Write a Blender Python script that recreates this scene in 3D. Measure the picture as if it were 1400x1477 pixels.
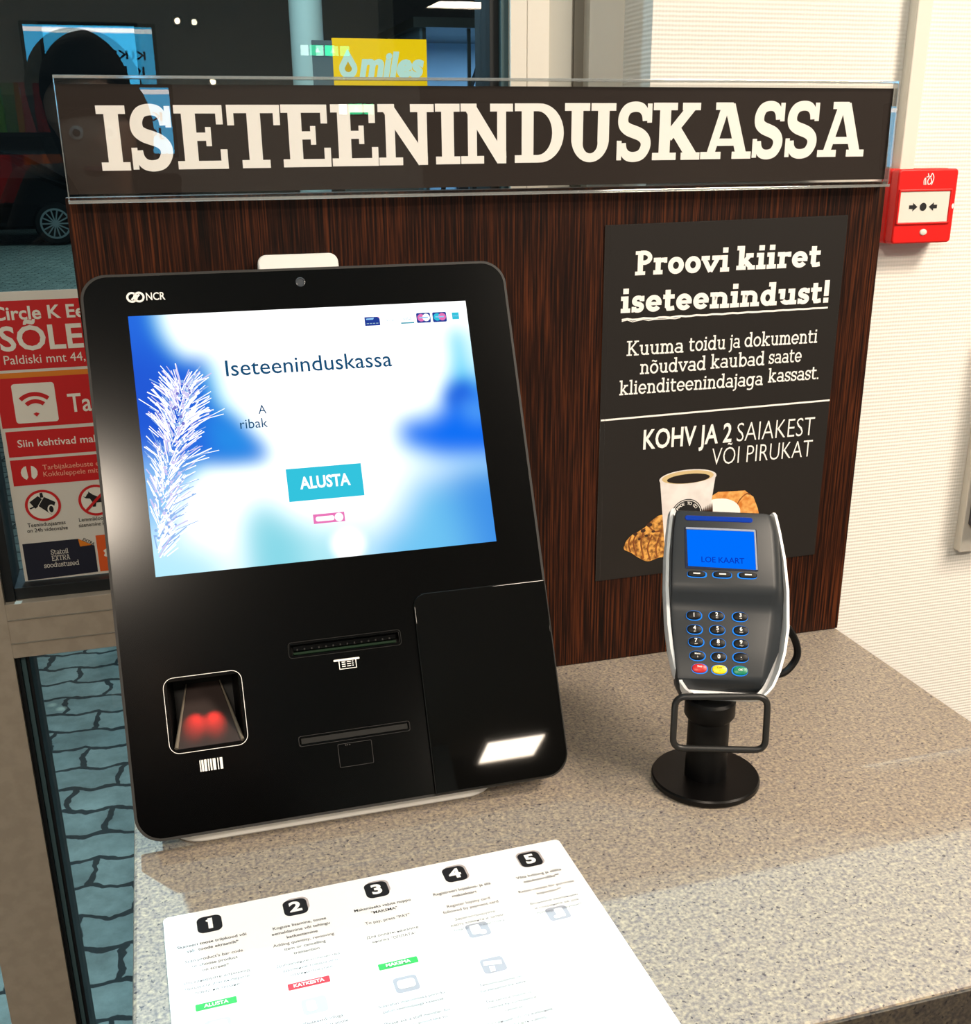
import bpy, bmesh, math, random
import numpy as np
from mathutils import Vector, Matrix

for o in list(bpy.data.objects):
    bpy.data.objects.remove(o)
SC = bpy.context.scene
COL = SC.collection
Z0 = 0.9                     # worktop height; scene numbers below are measured from the worktop
rnd = random.Random(7)

def srgb(r, g, b):
    f = lambda c: ((c/255+.055)/1.055)**2.4 if c > 10 else c/255/12.92
    return (f(r), f(g), f(b), 1)

# ------------------------------------------------------------------ camera
cam_d = bpy.data.cameras.new('camera')
cam = bpy.data.objects.new('camera', cam_d); COL.objects.link(cam)
YAW, PITCH, ROLL = -.280272, -.352482, -.009061
fw = Matrix.Rotation(YAW, 3, 'Z') @ Vector((0, math.cos(PITCH), math.sin(PITCH)))
rt = Matrix.Rotation(YAW, 3, 'Z') @ Vector((1, 0, 0))
up = rt.cross(fw)
rt, up = math.cos(ROLL)*rt+math.sin(ROLL)*up, -math.sin(ROLL)*rt+math.cos(ROLL)*up
CAM = Vector((-.334189, -1.043950, .541185))
m = Matrix((rt, up, -fw)).transposed().to_4x4(); m.translation = CAM+Vector((0, 0, Z0))
cam.matrix_world = m
cam_d.sensor_fit = 'AUTO'; cam_d.sensor_width = 36
cam_d.lens = 1602.742/1477*36
cam_d.shift_y = 61.5/1477
cam_d.clip_start = .004; cam_d.clip_end = 200
SC.camera = cam

# ------------------------------------------------------------------ light, sky, exposure
W = bpy.data.worlds.new('night'); SC.world = W; W.use_nodes = True
W.node_tree.nodes['Background'].inputs[0].default_value = (.35, .5, .6, 1)
W.node_tree.nodes['Background'].inputs[1].default_value = .012
SC.view_settings.view_transform = 'Standard'; SC.view_settings.look = 'None'
SC.view_settings.gamma = 1; SC.view_settings.use_curve_mapping = False
SC.view_settings.exposure = 0.0

PANELS = [  # ceiling light panels: x, y, emission strength, label
    (-.72, -2.4, 95, 'square ceiling panel light behind the photographer, nearest the middle of the shop'),
    (1.15, -1.25, 66, 'square ceiling panel light to the right above the worktop'),
    (1.35, -5.25, 42, 'square ceiling panel light mirrored in the glossy corner of the kiosk'),
    (2.7, -9.8, 34, 'square ceiling panel light far back, mirrored at the top of the window'),
    (-2.1, -3.2, 28, 'square ceiling panel light near the left shop wall'),
    (1.9, -2.3, 60, 'added square ceiling panel light, unseen, to the right behind the photographer')]  # last panel is added, makes up warm light lost by the smaller first one
PANEL_COL = (1.0, .85, .69)
ADDED_LAMP_POS = (-1.49, .71, 2.0); ADDED_LAMP_W = 90  # unseen second lamp, added to brighten the left strip of the counter
LAMP_POS = (-.46, .51, 1.42); LAMP_W = 165; LAMP_COL = (.56, .82, 1.0)
CANOPY_W = 240; YARD_W = 8; BAY_W = 230
TV_GAIN = 11.0

def light(name, kind, loc, energy, col, size=.05, rot=(0, 0, 0)):
    d = bpy.data.lights.new(name, kind); d.energy = energy; d.color = col
    if kind == 'AREA': d.shape = 'SQUARE'; d.size = size
    else: d.shadow_soft_size = size
    o = bpy.data.objects.new(name, d); COL.objects.link(o)
    o.location = (loc[0], loc[1], loc[2]+Z0); o.rotation_euler = rot
    return o
light('outdoor_lamp_light', 'POINT', LAMP_POS, LAMP_W, LAMP_COL, .004)
light('outdoor_lamp_light', 'POINT', ADDED_LAMP_POS, ADDED_LAMP_W, LAMP_COL, .006)  # light of the added second lamp
light('canopy_light', 'AREA', (1.0, 14.5, 3.6), CANOPY_W, (.62, .95, 1.0), 5)
light('yard_fill', 'AREA', (-1.1, 1.9, 2.2), YARD_W, (.86, .97, .92), .5)  # added area light without a fixture, brightens the paving near the window
light('wash_bay_light', 'AREA', (6.4, 20.6, 2.4), BAY_W, (.45, .72, 1.0), .8)

# ------------------------------------------------------------------ materials
def mat(name, col=(.5, .5, .5, 1), rough=.5, metal=0, spec=.5, em=None, es=0, coat=0):
    mt = bpy.data.materials.new(name); mt.use_nodes = True
    b = mt.node_tree.nodes['Principled BSDF']
    b.inputs['Base Color'].default_value = col
    b.inputs['Roughness'].default_value = rough
    b.inputs['Metallic'].default_value = metal
    b.inputs['Specular IOR Level'].default_value = spec
    b.inputs['Coat Weight'].default_value = coat
    if em: b.inputs['Emission Color'].default_value = em; b.inputs['Emission Strength'].default_value = es
    return mt
def N(mt, t, **kw):
    n = mt.node_tree.nodes.new(t)
    for k, v in kw.items():
        if k in n.inputs: n.inputs[k].default_value = v
        else: setattr(n, k, v)
    return n
def L(mt, a, b): mt.node_tree.links.new(a, b)
def PB(mt): return mt.node_tree.nodes['Principled BSDF']
def coords(mt, scale, rot=(0, 0, 0)):
    tc = N(mt, 'ShaderNodeTexCoord'); mp = N(mt, 'ShaderNodeMapping')
    mp.inputs['Scale'].default_value = scale; mp.inputs['Rotation'].default_value = rot
    L(mt, tc.outputs['Object'], mp.inputs['Vector']); return mp.outputs['Vector']
def ramp(mt, fac, stops, interp='LINEAR'):
    r = N(mt, 'ShaderNodeValToRGB'); r.color_ramp.interpolation = interp
    e = r.color_ramp.elements
    while len(e) < len(stops): e.new(.5)
    for k, (p, c) in enumerate(stops): e[k].position = p; e[k].color = c
    L(mt, fac, r.inputs['Fac']); return r.outputs['Color']
def mixc(mt, fac, a, b, mode='MIX'):
    n = N(mt, 'ShaderNodeMix', data_type='RGBA', blend_type=mode)
    for sock, v in ((n.inputs['Factor'], fac), (n.inputs[6], a), (n.inputs[7], b)):
        if hasattr(v, 'node'): L(mt, v, sock)
        else: sock.default_value = v
    return n.outputs[2]
def mathn(mt, op, a, b=0):
    n = N(mt, 'ShaderNodeMath', operation=op)
    for k, v in enumerate((a, b)):
        if hasattr(v, 'node'): L(mt, v, n.inputs[k])
        else: n.inputs[k].default_value = v
    return n.outputs[0]
def bump(mt, h, strength, dist=.001):
    b = N(mt, 'ShaderNodeBump'); b.inputs['Strength'].default_value = strength; b.inputs['Distance'].default_value = dist
    L(mt, h, b.inputs['Height']); L(mt, b.outputs['Normal'], PB(mt).inputs['Normal'])

def wood():
    mt = mat('wenge_laminate', rough=.5, spec=.16)
    v = coords(mt, (520, 520, 9))
    n1 = N(mt, 'ShaderNodeTexNoise', Scale=1.0, Detail=5, Roughness=.6); L(mt, v, n1.inputs['Vector'])
    v2 = coords(mt, (22, 22, 1.6))
    n2 = N(mt, 'ShaderNodeTexNoise', Scale=1.0, Detail=3); L(mt, v2, n2.inputs['Vector'])
    v3 = coords(mt, (520, 520, 14))
    n3 = N(mt, 'ShaderNodeTexNoise', Scale=1.0, Detail=3); L(mt, v3, n3.inputs['Vector'])
    f = mathn(mt, 'ADD', mathn(mt, 'MULTIPLY', n1.outputs['Fac'], .55), mathn(mt, 'ADD', mathn(mt, 'MULTIPLY', n2.outputs['Fac'], .14), mathn(mt, 'MULTIPLY', n3.outputs['Fac'], .3)))
    c = ramp(mt, f, [(.41, srgb(13, 6, 4)), (.50, srgb(42, 19, 9)), (.60, srgb(86, 42, 20))])
    L(mt, c, PB(mt).inputs['Base Color']); return mt
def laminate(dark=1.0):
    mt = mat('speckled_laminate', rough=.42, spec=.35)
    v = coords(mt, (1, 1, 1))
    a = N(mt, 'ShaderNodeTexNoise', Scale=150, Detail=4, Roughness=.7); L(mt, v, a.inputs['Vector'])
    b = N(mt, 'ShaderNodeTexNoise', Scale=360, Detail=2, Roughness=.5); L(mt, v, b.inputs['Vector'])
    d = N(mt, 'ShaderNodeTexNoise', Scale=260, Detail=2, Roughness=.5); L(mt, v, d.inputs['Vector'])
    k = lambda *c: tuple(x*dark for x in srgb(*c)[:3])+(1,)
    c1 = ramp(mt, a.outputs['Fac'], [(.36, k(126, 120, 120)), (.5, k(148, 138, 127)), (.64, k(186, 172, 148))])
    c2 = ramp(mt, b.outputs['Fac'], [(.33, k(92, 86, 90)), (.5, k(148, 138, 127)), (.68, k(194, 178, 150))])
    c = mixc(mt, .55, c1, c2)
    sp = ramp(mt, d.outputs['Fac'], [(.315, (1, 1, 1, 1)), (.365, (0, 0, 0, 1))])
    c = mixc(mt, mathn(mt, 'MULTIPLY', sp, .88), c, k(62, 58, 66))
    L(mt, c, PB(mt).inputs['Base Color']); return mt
def wallpaper():
    mt = mat('woven_wallpaper', srgb(240, 237, 230), rough=.8, spec=.2)
    v = coords(mt, (1, 1, 1)); sep = N(mt, 'ShaderNodeSeparateXYZ'); L(mt, v, sep.inputs[0])
    nz = N(mt, 'ShaderNodeTexNoise', Scale=90, Detail=2); L(mt, v, nz.inputs['Vector'])
    j = mathn(mt, 'MULTIPLY', nz.outputs['Fac'], 1.2)
    sz = mathn(mt, 'SINE', mathn(mt, 'ADD', mathn(mt, 'MULTIPLY', sep.outputs['Z'], 2*math.pi/.0042), j))
    sx = mathn(mt, 'SINE', mathn(mt, 'ADD', mathn(mt, 'MULTIPLY', sep.outputs['X'], 2*math.pi/.0036), j))
    sy = mathn(mt, 'SINE', mathn(mt, 'MULTIPLY', sep.outputs['Y'], 2*math.pi/.0036))
    h = mathn(mt, 'ADD', mathn(mt, 'MULTIPLY', sz, .7), mathn(mt, 'MULTIPLY', mathn(mt, 'ADD', sx, sy), .14))
    bump(mt, h, .3, .0008); return mt
def pavers():
    mt = mat('wavy_pavers', rough=.75, spec=.3)
    v = coords(mt, (1, 1, 1), (0, 0, .12)); sep = N(mt, 'ShaderNodeSeparateXYZ'); L(mt, v, sep.inputs[0])
    tri = lambda s, p, a: mathn(mt, 'MULTIPLY', mathn(mt, 'PINGPONG', mathn(mt, 'ADD', s, 50), p), a)
    x = mathn(mt, 'ADD', sep.outputs['X'], tri(sep.outputs['Y'], .055, .24))
    y = mathn(mt, 'ADD', sep.outputs['Y'], tri(sep.outputs['X'], .055, .24))
    nd = N(mt, 'ShaderNodeTexNoise', Scale=22, Detail=2); L(mt, v, nd.inputs['Vector'])
    x = mathn(mt, 'ADD', x, mathn(mt, 'MULTIPLY', nd.outputs['Fac'], .03)); y = mathn(mt, 'ADD', y, mathn(mt, 'MULTIPLY', nd.outputs['Fac'], .03))
    cmb = N(mt, 'ShaderNodeCombineXYZ'); L(mt, x, cmb.inputs[0]); L(mt, y, cmb.inputs[1])
    br = N(mt, 'ShaderNodeTexBrick')
    br.inputs['Color1'].default_value = srgb(128, 140, 136); br.inputs['Color2'].default_value = srgb(150, 160, 154)
    br.inputs['Mortar'].default_value = srgb(42, 50, 52); br.inputs['Scale'].default_value = 1
    br.inputs['Mortar Size'].default_value = .0075; br.inputs['Mortar Smooth'].default_value = .25
    br.inputs['Brick Width'].default_value = .20; br.inputs['Row Height'].default_value = .10
    L(mt, cmb.outputs[0], br.inputs['Vector'])
    n = N(mt, 'ShaderNodeTexNoise', Scale=9, Detail=6, Roughness=.7); L(mt, v, n.inputs['Vector'])
    g = ramp(mt, n.outputs['Fac'], [(.3, (.5, .5, .5, 1)), (.7, (1.1, 1.1, 1.1, 1))])
    c = mixc(mt, 1.0, br.outputs['Color'], g, 'MULTIPLY')
    sp = N(mt, 'ShaderNodeTexVoronoi', Scale=3.2); L(mt, v, sp.inputs['Vector'])
    s = ramp(mt, sp.outputs['Distance'], [(.05, (1, 1, 1, 1)), (.075, (0, 0, 0, 1))])
    c = mixc(mt, mathn(mt, 'MULTIPLY', s, .6), c, srgb(205, 210, 190))
    L(mt, c, PB(mt).inputs['Base Color'])
    bump(mt, br.outputs['Fac'], -.5, .004); return mt
def glassy(name, tint, f0, rough=.0, body=0, bodycol=(1, 1, 1, 1)):
    mt = bpy.data.materials.new(name); mt.use_nodes = True
    nt = mt.node_tree; nt.nodes.remove(PB(mt)); out = nt.nodes['Material Output']
    tr = N(mt, 'ShaderNodeBsdfTransparent'); tr.inputs[0].default_value = tint
    gl = N(mt, 'ShaderNodeBsdfGlossy'); gl.inputs['Roughness'].default_value = rough
    lw = N(mt, 'ShaderNodeLayerWeight'); lw.inputs['Blend'].default_value = .5
    f = mathn(mt, 'ADD', mathn(mt, 'MULTIPLY', mathn(mt, 'POWER', lw.outputs['Facing'], 5), 1-f0), f0)
    base = tr.outputs[0]
    if body:
        df = N(mt, 'ShaderNodeBsdfDiffuse'); df.inputs[0].default_value = bodycol
        m1 = N(mt, 'ShaderNodeMixShader'); m1.inputs[0].default_value = body
        L(mt, base, m1.inputs[1]); L(mt, df.outputs[0], m1.inputs[2]); base = m1.outputs[0]
    mx = N(mt, 'ShaderNodeMixShader'); L(mt, f, mx.inputs[0]); L(mt, base, mx.inputs[1]); L(mt, gl.outputs[0], mx.inputs[2])
    L(mt, mx.outputs[0], out.inputs['Surface']); return mt
def emis(name, col, s):
    mt = bpy.data.materials.new(name); mt.use_nodes = True
    mt.node_tree.nodes.remove(PB(mt)); e = N(mt, 'ShaderNodeEmission')
    e.inputs[0].default_value = col; e.inputs[1].default_value = s
    L(mt, e.outputs[0], mt.node_tree.nodes['Material Output'].inputs['Surface']); return mt
def noisy(name, c1, c2, scale, rough=.6, lo=.4, hi=.6, detail=3):
    mt = mat(name, rough=rough); v = coords(mt, (1, 1, 1))
    n = N(mt, 'ShaderNodeTexNoise', Scale=scale, Detail=detail); L(mt, v, n.inputs['Vector'])
    L(mt, ramp(mt, n.outputs['Fac'], [(lo, c1), (hi, c2)]), PB(mt).inputs['Base Color']); return mt

M = dict(
    wood=wood(), lam=laminate(), lamshade=laminate(.2), paper_wall=wallpaper(), pavers=pavers(),
    alu=noisy('beige_aluminium', srgb(168, 156, 140), srgb(176, 164, 148), 60, .42),
    alupale=mat('pale_profile', srgb(232, 226, 214), .5), alugrey=mat('grey_profile', srgb(186, 184, 174), .5),
    aludark=mat('shadow_gap_profile', srgb(140, 134, 122), .5),
    gasket=mat('black_gasket', srgb(14, 20, 24), .5), tealedge=mat('teal_spacer', srgb(66, 92, 98), .4),
    glass=glassy('window_glass', (.88, .935, .925, 1), .055), acryl=glassy('clear_acrylic', (.985, .985, .98, 1), .05),
    acrylback=glassy('clear_acrylic_sheet', (.97, .97, .965, 1), .02),
    acryledge=glassy('acrylic_edge', (.82, .84, .83, 1), .22, .08, .22, (.85, .87, .86, 1)),
    insert=mat('dark_brown_print', srgb(42, 34, 30), .6, spec=.2), white=mat('white_print', srgb(250, 248, 244), .6),
    poster=mat('charcoal_print', srgb(36, 33, 31), .5, spec=.25), sleeve=glassy('clear_sleeve', (1, 1, 1, 1), .04, .12),
    black=mat('matte_black_plastic', (.0008, .0008, .0009, 1), .16, spec=.27), blackedge=mat('bezel_edge', srgb(44, 43, 42), .5, spec=.3),
    gloss=mat('gloss_black', (.002, .002, .002, 1), .025, spec=.5), kwhite=mat('kiosk_white', srgb(235, 235, 232), .4),
    dark=mat('black_rubber', srgb(6, 6, 7), .45, spec=.22), lens=mat('camera_lens', srgb(70, 74, 80), .15),
    slotgrey=mat('slot_grey', srgb(32, 32, 31), .5, spec=.2), green=mat('green_slot_light', srgb(5, 30, 12), .5, spec=.2, em=(.0, .22, .05, 1), es=.02),
    faint=mat('faint_mark', srgb(34, 32, 32), .5), tray=mat('scanner_tray', srgb(58, 48, 46), .5), rail=mat('scanner_rail', srgb(120, 112, 100), .3),
    tbody=mat('slate_grey_plastic', srgb(42, 46, 50), .42, spec=.35), tshell=mat('white_shell', srgb(242, 244, 246), .35),
    key=mat('black_key', srgb(7, 8, 12), .45, spec=.25), red=mat('red_key', srgb(196, 30, 34), .35), yellow=mat('yellow_key', srgb(248, 214, 20), .35),
    kgreen=mat('green_key', srgb(10, 128, 92), .35), glow=emis('blue_backlight', (.03, .30, 1, 1), 1.1),
    lcd=emis('blue_lcd', srgb(0, 112, 255), 1.0), lcdtext=emis('lcd_text', srgb(8, 56, 190), 1.0), bluebar=mat('blue_lens', srgb(4, 40, 120), .15, em=srgb(0, 70, 200), es=.35),
    paper=mat('white_paper', srgb(248, 246, 244), .55), ink=mat('black_ink', srgb(14, 12, 16), .6), inkgrey=mat('thin_ink', srgb(58, 54, 60), .6),
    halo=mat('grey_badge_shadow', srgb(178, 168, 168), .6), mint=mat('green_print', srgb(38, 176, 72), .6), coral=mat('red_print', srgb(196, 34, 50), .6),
    lilac=mat('pale_icon_print', srgb(166, 165, 172), .6), ice=mat('faint_icon_print', srgb(190, 192, 200), .6),
    alarm=mat('fire_red', srgb(222, 22, 16), .4), alarmplate=mat('ivory_plate', srgb(226, 224, 214), .4),
    sred=mat('sticker_red', srgb(205, 18, 22), .55), sorange=mat('sticker_orange', srgb(226, 128, 22), .55), sbase=mat('sticker_base', srgb(222, 218, 208), .55),
    snavy=mat('sticker_navy', srgb(20, 24, 44), .5), sor2=mat('sticker_vermilion', srgb(228, 92, 28), .55), spale=mat('sticker_pale', srgb(238, 234, 222), .55),
    ceil=mat('ceiling_white', srgb(206, 204, 198), .8), greywall=mat('grey_wall', srgb(178, 180, 174), .8), floor=noisy('dark_floor', srgb(64, 58, 52), srgb(84, 78, 70), 30),
    panel=emis('panel_diffuser', PANEL_COL+(1,), 1), metal=mat('grey_metal', srgb(120, 122, 122), .4, .6),
)

# ------------------------------------------------------------------ mesh builder
class MB:
    def __init__(s): s.v = []; s.f = []; s.m = []
    def add(s, vs, fs, mi=0):
        k = len(s.v); s.v += [tuple(map(float, q)) for q in vs]
        for f in fs: s.f.append([k+i for i in f]); s.m.append(mi)
    def box(s, x0, x1, y0, y1, z0, z1, mi=0):
        s.add([(x, y, z) for z in (z0, z1) for y in (y0, y1) for x in (x0, x1)],
              [(0, 2, 3, 1), (4, 5, 7, 6), (0, 1, 5, 4), (2, 6, 7, 3), (0, 4, 6, 2), (1, 3, 7, 5)], mi)
    def poly(s, pts, z, mi=0): s.add([(p[0], p[1], z) for p in pts], [tuple(range(len(pts)))], mi)
    def prism(s, pts, z0, z1, mi=0, ms=None):
        n = len(pts)
        s.add([(p[0], p[1], z0) for p in pts]+[(p[0], p[1], z1) for p in pts], [tuple(range(n))[::-1], tuple(range(n, 2*n))], mi)
        k = len(s.v)-2*n
        for i in range(n):
            j = (i+1) % n; s.f.append([k+i, k+j, k+n+j, k+n+i]); s.m.append(mi if ms is None else ms)
    def ring(s, a, b, z, mi=0):
        n = len(a); s.add([(p[0], p[1], z) for p in list(a)+list(b)], [(i, (i+1) % n, n+(i+1) % n, n+i) for i in range(n)], mi)
    def loft(s, secs, mi=0, caps=True, closed=True):
        n = len(secs[0]); vs = [p for q in secs for p in q]; fs = []
        for a in range(len(secs)-1):
            for i in range(n if closed else n-1):
                j = (i+1) % n; fs.append((a*n+i, a*n+j, (a+1)*n+j, (a+1)*n+i))
        if caps: fs += [tuple(range(n))[::-1], tuple(range((len(secs)-1)*n, len(secs)*n))]
        s.add(vs, fs, mi)
    def tube(s, path, r, n=10, mi=0, closed=False):
        P = [Vector(p) for p in path]; secs = []; ref = None
        for i, p in enumerate(P):
            a = P[i-1] if (i or closed) else p; b = P[(i+1) % len(P)] if (i+1 < len(P) or closed) else p
            t = (b-a).normalized()
            if ref is None: ref = t.orthogonal().normalized()
            ref = (ref-t*ref.dot(t)).normalized(); bn = t.cross(ref)
            rr_ = r[i] if isinstance(r, (list, tuple)) else r
            secs.append([tuple(p+rr_*(math.cos(2*math.pi*k/n)*ref+math.sin(2*math.pi*k/n)*bn)) for k in range(n)])
        if closed: secs.append(secs[0])
        s.loft(secs, mi, caps=not closed)
    def lathe(s, prof, c=(0, 0), n=48, mi=0):
        s.loft([[(c[0]+r*math.cos(2*math.pi*k/n), c[1]+r*math.sin(2*math.pi*k/n), z) for k in range(n)] for r, z in prof], mi)
    def stroke(s, pts, w, z, mi=0):
        P = [Vector(p[:2]) for p in pts]; A = []; B = []
        closed = len(P) > 3 and (P[0]-P[-1]).length < 1e-6
        if closed: P = P[:-1]
        n = len(P)
        for i in range(n):
            a = P[i-1] if (i or closed) else P[i]; b = P[(i+1) % n] if (i+1 < n or closed) else P[i]
            t1 = (P[i]-a); t2 = (b-P[i])
            t = ((t1.normalized() if t1.length else Vector((0, 0)))+(t2.normalized() if t2.length else Vector((0, 0)))).normalized()
            nn = Vector((-t.y, t.x)); wi = (w[i] if isinstance(w, list) else w)/2; A.append(P[i]+nn*wi); B.append(P[i]-nn*wi)
        fs = [(n+i, n+(i+1) % n, (i+1) % n, i) for i in range(n if closed else n-1)]
        s.add([(p.x, p.y, z) for p in A+B], fs, mi)
    def build(s, name, mats, parent=None, smooth=False, bevel=0, seg=2, off=(0, 0, 0), loc=None, xf=None):
        me = bpy.data.meshes.new(name)
        vs = s.v if xf is None else [tuple(xf @ Vector(p)) for p in s.v]
        me.from_pydata([(p[0]-off[0], p[1]-off[1], p[2]-off[2]) for p in vs], [], s.f); me.update()
        for q in (mats if isinstance(mats, (list, tuple)) else [mats]): me.materials.append(M[q] if isinstance(q, str) else q)
        me.polygons.foreach_set('material_index', s.m)
        if smooth:
            me.polygons.foreach_set('use_smooth', [True]*len(s.f))
            me.set_sharp_from_angle(angle=math.radians(35))
        o = bpy.data.objects.new(name, me); COL.objects.link(o)
        if parent: o.parent = parent
        if loc: o.location = (loc[0], loc[1], loc[2]+Z0)
        if bevel:
            b = o.modifiers.new('bevel', 'BEVEL'); b.width = bevel; b.segments = seg; b.limit_method = 'ANGLE'; b.angle_limit = math.radians(40); b.harden_normals = False
        return o
def fix_normals(o):
    bm = bmesh.new(); bm.from_mesh(o.data); bmesh.ops.recalc_face_normals(bm, faces=bm.faces); bm.to_mesh(o.data); bm.free(); return o
def rr(x0, x1, y0, y1, r, seg=7):
    pts = []
    for cx, cy, a in ((x1-r, y1-r, 0), (x0+r, y1-r, 90), (x0+r, y0+r, 180), (x1-r, y0+r, 270)):
        for k in range(seg+1):
            t = math.radians(a+90*k/seg); pts.append((cx+r*math.cos(t), cy+r*math.sin(t)))
    return pts
def ell(cx, cy, rx, ry=None, n=32, a0=0, a1=360):
    ry = rx if ry is None else ry; full = abs(a1-a0) >= 360
    return [(cx+rx*math.cos(math.radians(a0+(a1-a0)*k/(n if full else n-1))), cy+ry*math.sin(math.radians(a0+(a1-a0)*k/(n if full else n-1)))) for k in range(n)]
def curve(pts, n=6):
    P = [Vector(p) for p in pts]; out = []
    for i in range(len(P)-1):
        p0 = P[max(i-1, 0)]; p1 = P[i]; p2 = P[i+1]; p3 = P[min(i+2, len(P)-1)]
        for k in range(n):
            t = k/n; out.append(.5*((2*p1)+(p2-p0)*t+(2*p0-5*p1+4*p2-p3)*t*t+(3*p1-p0-3*p2+p3)*t**3))
    return [tuple(p) for p in out]+[tuple(P[-1])]
def tag(o, label=None, cat=None, group=None, kind=None):
    if label: o['label'] = label
    if cat: o['category'] = cat
    if group: o['group'] = group
    if kind: o['kind'] = kind
    return o
def thing(name, label, cat, loc=(0, 0, 0), rot=(0, 0, 0), group=None):
    o = bpy.data.objects.new(name, None); COL.objects.link(o); o.empty_display_size = .05
    o.location = (loc[0], loc[1], loc[2]+Z0); o.rotation_euler = rot
    return tag(o, label, cat, group)
def struct(name, mb, mats, **kw): return tag(mb.build(name, mats, loc=(0, 0, 0), **kw), kind='structure')

# ------------------------------------------------------------------ sans lettering (Blender's own font) and a stroke-built slab face
_tc = {}
def textmesh(s_, bold=0):
    if (s_, bold) not in _tc:
        cu = bpy.data.curves.new('t', 'FONT'); cu.body = s_; cu.size = 1; cu.offset = bold; cu.resolution_u = 3; cu.fill_mode = 'FRONT'
        ob = bpy.data.objects.new('t', cu); COL.objects.link(ob)
        me = bpy.data.meshes.new_from_object(ob)
        vs = [tuple(v.co) for v in me.vertices]; fs = [tuple(p.vertices) for p in me.polygons]
        bpy.data.objects.remove(ob); bpy.data.meshes.remove(me); bpy.data.curves.remove(cu)
        _tc[(s_, bold)] = (vs, fs)
    return _tc[(s_, bold)]
CAPH = max(v[1] for v in textmesh('H')[0])
def txt(mb, s_, x0, yb, H, z, mi=0, x1=None, bold=0, align='L', shear=0, xs=1.0):
    vs, fs = textmesh(s_, bold)
    if not vs: return
    a = min(v[0] for v in vs); b = max(v[0] for v in vs); k = H/CAPH
    kx = (x1-x0)/(b-a) if x1 is not None else k*xs
    ox = x0-a*kx
    if x1 is None and align == 'C': ox = x0-(a+b)/2*kx
    if x1 is None and align == 'R': ox = x0-b*kx
    mb.add([(ox+v[0]*kx+shear*v[1]*k, yb+v[1]*k, z) for v in vs], fs, mi)

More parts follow.
